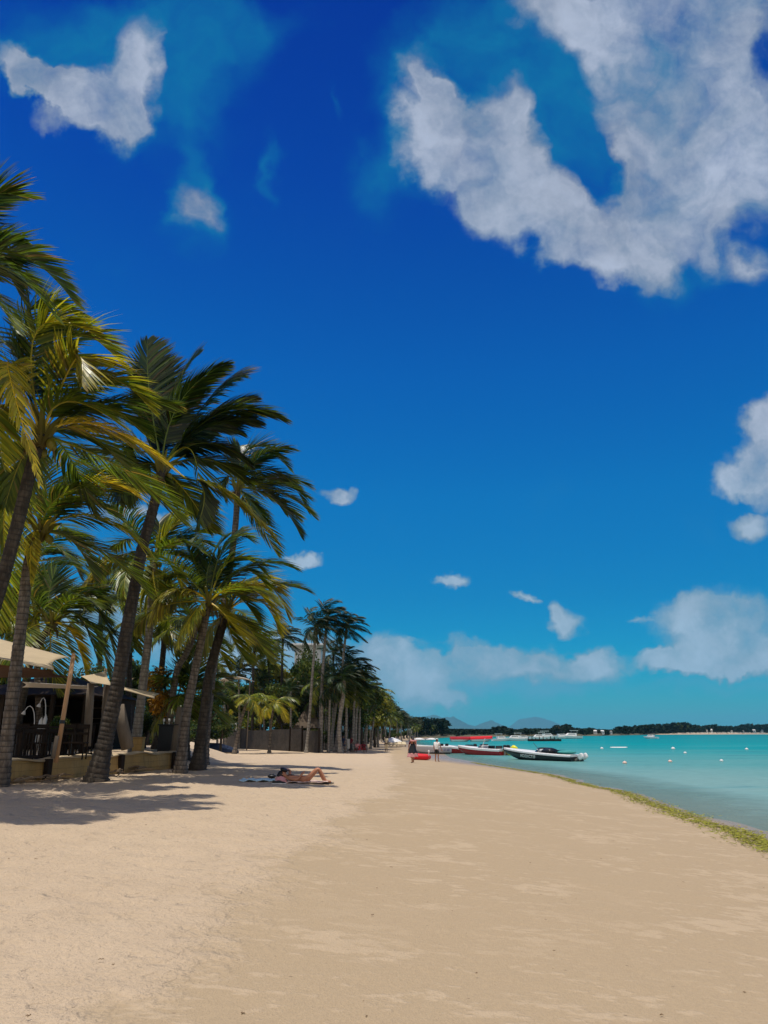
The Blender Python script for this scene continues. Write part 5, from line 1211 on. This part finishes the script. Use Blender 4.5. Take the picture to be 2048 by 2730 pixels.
def sit(w=.18):
    P = dict(pelvis=V((0, 0, .38)), belly=V((0, -.04, .54)), chest=V((0, -.06, .75)), neck=V((0, -.03, .91)), skull=V((0, 0, 1.02)))
    for s, q in (('L', -1), ('R', 1)):
        P['sho' + s] = V((q * w, -.06, .85)); P['elb' + s] = V((q * .24, .05, .62)); P['wri' + s] = V((q * .14, .26, .55)); P['hip' + s] = V((q * .09, .03, .37)); P['kne' + s] = V((q * .13, .42, .42)); P['ank' + s] = V((q * .12, .40, .06)); P['toe' + s] = V((q * .13, .55, .03))
    return P
def beach_chair(loc, rz, mat, label):
    o = empty('beach_chair', loc, rz); tag(o, label, 'chair'); mb = MB(); mb.box((0, .02, .24), (.5, .48, .03)); mb.build('seat', M[mat], o); mb = MB(); mb.box((0, -.25, .52), (.5, .03, .55), rot=Matrix.Rotation(.2, 3, 'X')); mb.build('backrest', M[mat], o)
    for x in (-.23, .23): mb = MB(); mb.tube([(x, .25, 0), (x, -.2, .3), (x, -.3, .8)], .014, 6); mb.tube([(x, -.3, 0), (x, .2, .26)], .014, 6); mb.build('frame', M['steel'], o)
for px, py, rz, mat, top, lb, cl in ((952, 2006, 2.7, 'brightred', 'pink', 'person in pink top seated on the sand with the group', 'low red beach chair, left of two at the seated group'), (970, 2006, 3.5, 'brightred', 'maroon', 'person in dark red top seated at the right of the group', 'low red beach chair, right of two at the seated group')):
    g = at_ground(px, py); beach_chair(g, rz, mat, cl); P = sit(); person(lb, g - V((0, 0, .03)), rz, P, 'skin_dark', [('top', top, *shirt(P, 1.0, .8)), ('shorts', 'black' if top == 'pink' else 'brightred', *shorts(P))], ('hair', .15), 'seated beach group', 1.0)

# sunbather
M['palepink'] = plain('pale_pink_towel', (.62, .46, .40), .9, .15, 8, .1, .4)
g = at_ground(806, 2088)
P = dict(pelvis=V((.10, 0, .115)), belly=V((-.08, 0, .11)), chest=V((-.29, 0, .13)), neck=V((-.46, 0, .175)), skull=V((-.56, 0, .235)))
for s, q in (('L', 1), ('R', -1)):
    P['sho' + s] = V((-.39, q * .16, .15)); P['hip' + s] = V((.15, q * .085, .11)); P['kne' + s] = V((.46 - .02 * q, q * .10, .42)); P['ank' + s] = V((.66 - .04 * q, q * .11, .065)); P['toe' + s] = V((.82 - .04 * q, q * .12, .045))
P['elbR'] = V((-.13, -.23, .10)); P['wriR'] = V((-.02, -.13, .235)); P['elbL'] = V((-.40, .30, .33)); P['wriL'] = V((-.55, .14, .40))
sb = person('tanned person in a black bikini lying on the sand with knees raised', g, 0.0, P, 'skin', [('bikini_bottom', 'black', {'a': (V((.09, 0, .12)), .128), 'b': (V((.15, 0, .12)), .122)}, [('a', 'b')], 'a'), ('bikini_top', 'black', {'a': (V((-.27, -.07, .19)), .062), 'b': (V((-.27, .0, .20)), .05), 'c': (V((-.27, .07, .19)), .062)}, [('a', 'b'), ('b', 'c')], 'b')], ('hair', .0), None, 1.0, face=V((.55, 0, .9)))
mb = MB(); mb.ell((-.55, 0, .37), (.12, .11, .06), 14, 8, Matrix.Rotation(.3, 3, 'Y')); mb.ell((-.46, 0, .36), (.10, .09, .012), 12, 6); mb.build('cap', M['black'], sb, smooth=True)
mb = MB(); mb.tube([(-.60, .02, .25), (-.68, -.06, .20), (-.70, -.14, .10), (-.66, -.2, .03)], [.09, .08, .06, .02], 9); mb.build('loose_hair', M['hair'], sb, smooth=True)
mb = MB(); mb.tube([(-.27, -.10, .225), (-.36, -.09, .235), (-.44, -.04, .22)], .009, 6); mb.tube([(-.27, .10, .225), (-.36, .09, .235), (-.44, .04, .22)], .009, 6); mb.build('bikini_strap', M['black'], sb)
for s in 'LR':
    mb = MB(); t_, a_ = P['toe' + s], P['ank' + s]; mb.box((t_ + a_) / 2 + V((.02, 0, -.045)), (.27, .095, .03)); mb.build('sandal', M['black'], sb, bevel=.01)
mb = MB(); mb.ring_loft([[V((x, y * w, z * h)) for y, z in ((-.2, 0), (-.22, .12), (-.1, .22), (.1, .22), (.22, .12), (.2, 0))] for x, w, h in ((-.2, .5, .5), (-.12, .95, .95), (0, 1, 1), (.1, .95, .8), (.2, .6, .3))]); tag(mb.build('beach_bag', M['pink'], loc=g + V((-.62, -.02, -.01)), bevel=.02, rz=.15), 'dusky pink beach bag used as a pillow by the person in bikini', 'bag')
def towel(label, c, sx, sy, mat, rz, seed):
    mb = MB(); mb.grid(lambda u, v: V(((u - .5) * sx, (v - .5) * sy, .026 + .04 * noise.noise(V((u * 5 + seed, v * 4, seed))) + .02 * noise.noise(V((u * 13, v * 7, seed))) + (.05 * abs(noise.noise(V((u * 9, v * 2, seed + 3)))) if 0 else .02 * abs(math.sin(u * 9 + seed))))), 40, 20)
    o = mb.build('beach_towel', M[mat], smooth=True, loc=c, rz=rz); md = o.modifiers.new('thickness', 'SOLIDIFY'); md.thickness = .012; md.offset = 1; tag(o, label, 'towel')
q = at_ground(690, 2083); towel('crumpled pale blue and white towel spread on the sand left of the sunbather', q, 1.05, .85, 'blue', .05, 2)
q2 = g + V((.05, .02, 0)); q2.z = ground(q2.x, q2.y) + .0; towel('thin pinkish white towel under the sunbather', q2, 1.45, .55, 'palepink', 0.0, 5)
def shoe(label, c, rz):
    o = empty('shoe', c, rz); tag(o, label, 'shoe', 'pair of black shoes by the beach bag'); mb = MB(); mb.ring_loft([[V((x, -w, .02)), V((x, -w * .9, h)), V((x, w * .9, h)), V((x, w, .02))] for x, w, h in ((-.13, .035, .09), (-.08, .045, .10), (.02, .045, .07), (.10, .045, .055), (.14, .02, .035))]); mb.build('upper', M['black'], o, bevel=.008); mb = MB(); mb.box((0, 0, .01), (.28, .09, .022)); mb.build('sole', M['white'], o, bevel=.008)
shoe('black shoe with white sole in front of the pink bag, left of the pair', at_ground(738, 2090), .3); shoe('black shoe with white sole in front of the pink bag, right of the pair', at_ground(750, 2090), -.2)
c = at_ground(725, 2074); mb = MB(); mb.ell((0, 0, .05), (.14, .1, .06), 12, 8); mb.box((0, 0, .11), (.12, .04, .02)); tag(mb.build('small_pouch', M['black'], loc=c, smooth=True), 'small black pouch on the towel behind the pink bag', 'pouch')

# parasol and loungers far down the beach
c = gpt(1046, 120); o = empty('beach_parasol', c); tag(o, 'wide white beach parasol shading loungers at the far grove edge', 'parasol'); hz = at(1046, 1966, 120).z - c.z
mb = MB(); mb.tube([(0, 0, 0), (0, 0, hz)], .035, 7); mb.build('pole', M['white'], o); mb = MB(); mb.ring_loft([[V((r_ * math.cos(a), r_ * math.sin(a), z + (.12 if i % 2 and r_ > 1 else 0))) for i, a in enumerate([k * math.pi / 8 for k in range(16)])] for r_, z in ((1.65, hz - .75), (1.0, hz - .3), (.08, hz))]); mb.build('canopy', M['white'], o)
def lounger(label, px, Y):
    c = gpt(px, Y); o = empty('sun_lounger', c, .3); tag(o, label, 'sun lounger', 'loungers by the white parasol'); mb = MB(); mb.box((0, -.3, .34), (.62, 1.3, .07)); mb.build('mattress', M['cream'], o); mb = MB(); mb.box((0, .62, .52), (.62, .7, .07), rot=Matrix.Rotation(.6, 3, 'X')); mb.build('backrest', M['cream'], o)
    for x in (-.27, .27):
        for y in (-.8, .5): mb = MB(); mb.box((x, y, .16), (.05, .05, .32)); mb.build('leg', M['greywood'], o)
for px, lb in ((1038, 'lounger under the left edge of the white parasol'), (1056, 'lounger just right of the white parasol pole'), (1068, 'lounger in the middle of the row right of the parasol'), (1080, 'rightmost lounger of the row by the parasol')): lounger(lb, px, 118)
for px, Y, h, lb in ((1117, 150, 3.2, 'white umbrella-shaped awning post beyond the walking person'), (1150, 160, 1.6, 'flat white sunshade beyond the man in white')):
    c = gpt(px, Y); o = empty('sunshade', c); tag(o, lb, 'sunshade', 'small white sunshades far along the beach'); z1 = at(px, 1971, Y).z - c.z; mb = MB(); mb.tube([(0, 0, 0), (0, 0, z1)], .04, 6); mb.build('pole', M['steel'], o); mb = MB(); mb.ring_loft([[V((x * 1.1 * s, y * .9 * s, z)) for x, y in ((-1, -1), (1, -1), (1, 1), (-1, 1))] for s, z in ((1, z1 - .1), (1, z1), (.3, z1 + .25))]); mb.build('canopy', M['white'], o)
# ------------------------------------------------------------------ seaweed line, beach litter
def build_seaweed():
    r = random.Random(9); mb = MB()
    for i in range(17000):
        y = 12.5 * (60 / 12.5) ** (r.random() ** 1.25); w = .78 * (1 + .7 * noise.noise(V((y * .55, 2, 0)))) * lerp(1.1, .55, sst(18, 55, y))
        d = .62 + .22 * noise.noise(V((y * .4, 7, 0))) + r.gauss(0, .36) * w
        cl = noise.noise(V((y * 2.6, d * 4.5, 1)))
        if cl < -.2 and r.random() < .85: continue
        x = shore(y) - d - .1; z = ground(x, y) + .004 + r.random() * .028 * (1 + cl)
        a = r.gauss(1.55, .6); L = r.uniform(.03, .10); t = V((math.cos(a), math.sin(a), r.uniform(-.2, .2))) * L; b = V((-t.y, t.x, r.uniform(-.03, .03))).normalized() * r.uniform(.006, .016)
        p = V((x, y, z)); c = (r.uniform(.35, 1), r.uniform(.2, .9), .55 if r.random() < .12 else 0)
        mb.poly([p - t, p - t * .2 + b, p + t, p - t * .2 - b + V((0, 0, .006))], c)
    tag(mb.build('seaweed', M['weed']), 'line of yellow green seaweed washed up along the water edge', 'seaweed', kind='stuff')
M['weed'] = leaf_mat('seaweed', (.05, .056, .006), (.165, .165, .012), (.28, .27, .02), .1, .6, .3)
build_seaweed()
rl = random.Random(21)
SC = []
for k in range(4):
    mb = MB(); mb.tint = (.3, .4, .9)
    for q in range(3):
        a = rl.uniform(0, 6.28); d = V((math.cos(a), math.sin(a), 0)) * rl.uniform(.02, .05); mb.tube([(0, 0, .004), d * .5 + V((0, 0, .012)), d + V((0, 0, .003))], [.004, .006, .002], 5)
    SC.append(mb.mesh('weed_scrap', M['drift']))
for i in range(60):
    y = 4.6 * (17 / 4.6) ** rl.random(); x = rl.uniform(-.5, .5) * y * 1.02
    if x > shore(y) - 1.3: continue
    o = link('weed_scrap', SC[i % 4], None, (x, y, ground(x, y) + .012), rl.uniform(0, 6.28)); s = rl.uniform(.2, .6); o.scale = (s, s, s); tag(o, 'tiny dark scrap of dried weed lying on the open sand', 'weed scrap', 'weed scraps scattered on the sand')
# ------------------------------------------------------------------ far shore
FAR = [(1090, 1968), (1140, 1967), (1300, 1964.5), (1450, 1963), (1600, 1961.5), (1750, 1958.5), (1850, 1957), (2048, 1954.6), (2400, 1953.4)]
def far_pt(px): 
    py = table(FAR, px); return at_z(px, py, 0)
def build_far_land():
    mb = MB(); n = 90; rows = []
    for i in range(n + 1):
        px = lerp(1092, 2380, i / n); p = far_pt(px); d = V((p.x, p.y, 0)).normalized(); p = p + V((noise.noise(V((i * .7, 0, 0))) * 3, noise.noise(V((i * .5, 5, 0))) * 6, 0))
        rows.append([mb.vert(p + d * a + V((0, 0, z))) for a, z in ((-3, -.6), (0, .05), (4, .5), (12, 1.2), (60, 2.2), (260, 4.0))])
    for a, b in zip(rows, rows[1:]):
        for j in range(5): mb.face(a[j], b[j], b[j + 1], a[j + 1])
    tag(mb.build('far_shore', M['far_ground'], smooth=True), 'low wooded shore across the bay', None, None, 'structure')
M['far_ground'] = plain('far_ground', (.11, .10, .065), .95, .3, .02, .1)
M['far_sand'] = plain('far_sand', (.55, .47, .36), .95, .1, .05, .1)
build_far_land()
FTOP = [(1120, 1912), (1150, 1916), (1190, 1919), (1198, 1944), (1230, 1944), (1300, 1947), (1330, 1936), (1350, 1938), (1380, 1948), (1400, 1941), (1470, 1943), (1484, 1932), (1524, 1931), (1530, 1942), (1580, 1941), (1602, 1945), (1640, 1946), (1648, 1935), (1660, 1937), (1690, 1936), (1735, 1932), (1780, 1930), (1800, 1928), (1830, 1928), (1860, 1935), (1900, 1933), (1960, 1936), (2000, 1931), (2060, 1930)]
FT = variants((71, 72, 73, 74), 'far_leaf', n=800, leaf=.06, clumps=10)
FTG = variants((75,), 'leaf', n=800, leaf=.06, clumps=10)
rf = random.Random(8); px = 1112
i = 0
while px < 2090:
    p = far_pt(px); d = V((p.x, p.y, 0)).normalized(); top = table(FTOP, px) + rf.uniform(-1.5, 3.5); b = p + d * rf.uniform(8, 20); b.z = .9
    h = (1950 - top) / F * b.y + EYE - b.z; h = max(h, 2.5); green = 1798 < px < 1835 and i % 2 == 0
    o = empty('far_tree', b, i * 1.3); tag(o, 'bright green tree standing out on the dark far shore' if green else 'dark tree in the wooded far shore across the bay', 'tree', 'trees of the far shore'); cm, tm = (FTG if green else FT)[i % (1 if green else 4)]
    wd = 1.25
    for nm, me in (('trunk', tm), ('crown', cm)): c = link(nm, me, o); c.scale = (h * wd, h * wd, h * 1.05)
    px += max(3.0, h * .33 / b.y * F * rf.uniform(.75, 1.15)); i += 1
def far_woods():
    r = random.Random(4); mb = MB()
    for k in range(16000):
        px = r.uniform(1100, 2110); p = far_pt(px); d = V((p.x, p.y, 0)).normalized(); q = p + d * r.uniform(7, 30); top = table(FTOP, px); hm = ((1950 - top) / F * q.y + EYE) * .72
        z = r.random() * hm; q.z = z + .6; s = r.uniform(.3, .8) * p.y / 330; n_ = V((r.gauss(0, .5), -1, r.gauss(.6, .5))).normalized(); t = n_.cross(V((r.gauss(0, 1), r.gauss(0, 1), r.gauss(0, 1)))).normalized(); b_ = n_.cross(t)
        mb.poly([q - t * s, q + b_ * s * .6, q + t * s, q - b_ * s * .6], (r.uniform(0, .5), r.uniform(.1, .8), 0))
    tag(mb.build('far_woods', M['far_leaf']), 'dense dark undergrowth of the far wooded shore', 'woods', kind='stuff')
far_woods()
def far_beach():
    mb = MB(); rows = []
    for i in range(40):
        px = lerp(1780, 2050, i / 39); p = far_pt(px); d = V((p.x, p.y, 0)).normalized(); w = math.sin(math.pi * i / 39) ** .4
        rows.append([mb.vert(p + d * (-3.5 * w) + V((0, 0, .06))), mb.vert(p + d * 4 * w + V((0, 0, 1.0 * w + .1))), mb.vert(p + d * 9 * w + V((0, 0, 1.7 * w + .1)))])
    for a, b in zip(rows, rows[1:]):
        for j in range(2): mb.face(a[j], b[j], b[j + 1], a[j + 1])
    tag(mb.build('far_sand_strip', M['far_sand']), 'thin pale beach on the far shore', None, None, 'structure')
far_beach()
def house(label, px, top, w, hgt, st=1):
    p = far_pt(px); d = V((p.x, p.y, 0)).normalized(); b = p + d * 6; Y = b.y; W = w * .62 / F * Y; ztop = (1950 - top) / F * Y + EYE; H = (ztop - .6) * .72
    o = empty('shore_house', V((b.x, b.y, .6)), -math.atan2(b.x, b.y)); tag(o, label, 'house', 'white houses on the far shore'); mb = MB(); mb.box((0, 0, H * .4), (W, W * .6, H * .8)); mb.build('wall', M['white'], o)
    mb = MB(); hw, hd = W * .56, W * .36; i = [mb.vert(q) for q in (V((-hw, -hd, H * .8)), V((hw, -hd, H * .8)), V((hw, hd, H * .8)), V((-hw, hd, H * .8)), V((-hw * .6, 0, H)), V((hw * .6, 0, H)))]; mb.face(i[0], i[1], i[5], i[4]); mb.face(i[1], i[2], i[5]); mb.face(i[2], i[3], i[4], i[5]); mb.face(i[3], i[0], i[4]); mb.face(i[3], i[2], i[1], i[0]); mb.build('roof', M['grey' if st else 'white'], o)
    for q in (-.28, .0, .28): mb = MB(); mb.box((q * W, -W * .30, H * .4), (W * .13, .06, H * .3)); mb.build('window', M['glass'], o)
for px, top, w, s_, lb in ((1588, 1942, 14, 0, 'white house left of the paired house above the dark far trees'), (1606, 1943, 18, 0, 'long white house beside its twin in the mid far shore'), (1630, 1944, 10, 1, 'small grey-roofed house right of the long white house'), (1885, 1942, 10, 1, 'low house near the start of the far pale beach'), (1896, 1940, 14, 0, 'bright white house on the far pale beach'), (1950, 1944, 12, 1, 'grey-roofed house above the middle of the far beach'), (2008, 1942, 22, 0, 'wide white house at the far right shore'), (2030, 1938, 16, 0, 'tall white house at the far right end of the shore'), (1980, 1945, 14, 1, 'low house between the grey-roofed one and the wide white one')): house(lb, px, top, w, 0, s_)
# ------------------------------------------------------------------ mountains far inland
M['rock'] = plain('mountain_scrub', (.05, .075, .06), .95, .3, .002, .05)
def ridge(pts, D, depth):
    mb = MB(); n = 140; rows = []
    for i in range(n + 1):
        px = lerp(pts[0][0], pts[-1][0], i / n); py = table(pts, px) + 1.2 * noise.noise(V((i * .35, D, 0))); t = at(px, py, D); b = at(px, 1950, D)
        h = max(t.z, 5); rows.append([mb.vert(V((b.x, D + a * depth, 1 + h * k * (1 + .06 * noise.noise(V((i * .25, a * 6, D))))))) for a, k in ((-1.4, 0), (-.8, .22), (-.4, .52), (-.15, .82), (0, 1.0), (.25, .75), (1.0, 0))])
    for a, b in zip(rows, rows[1:]):
        for j in range(6): mb.face(a[j], b[j], b[j + 1], a[j + 1])
    return mb
mo = tag(ridge([(980, 1945), (1060, 1925), (1108, 1915), (1134, 1910), (1160, 1906), (1180, 1913), (1209, 1911), (1222, 1917), (1248, 1931), (1268, 1936), (1281, 1930), (1310, 1920), (1333, 1930), (1352, 1938), (1376, 1946)], 13000, 1500).build('mountains', M['rock'], smooth=True), 'blue hazy mountain ridge beyond the bay', None, None, 'structure')
tag(ridge([(1350, 1945), (1368, 1931), (1385, 1918), (1430, 1911), (1450, 1915), (1480, 1925), (1502, 1935), (1530, 1946)], 18500, 1900).build('mountains', M['rock'], smooth=True), 'faint farther mountain beyond the bay', None, None, 'structure')
# ------------------------------------------------------------------ air
if HAZE:
    m = bpy.data.materials.new('haze_air'); m.use_nodes = True; t = m.node_tree; t.nodes.clear(); n = N(t); o_ = n.add('ShaderNodeOutputMaterial'); v = n.add('ShaderNodeVolumePrincipled')
    v.inputs['Color'].default_value = (.20, .68, .95, 1); v.inputs['Density'].default_value = HAZE; v.inputs['Anisotropy'].default_value = 0.0
    n.l.new(v.outputs[0], o_.inputs['Volume'])
    mb = MB(); mb.box((0, 9900, 194), (46000, 22200, 410)); o = mb.build('haze', m); o['kind'] = 'stuff'; tag(o, 'thin blue sea haze in the air')
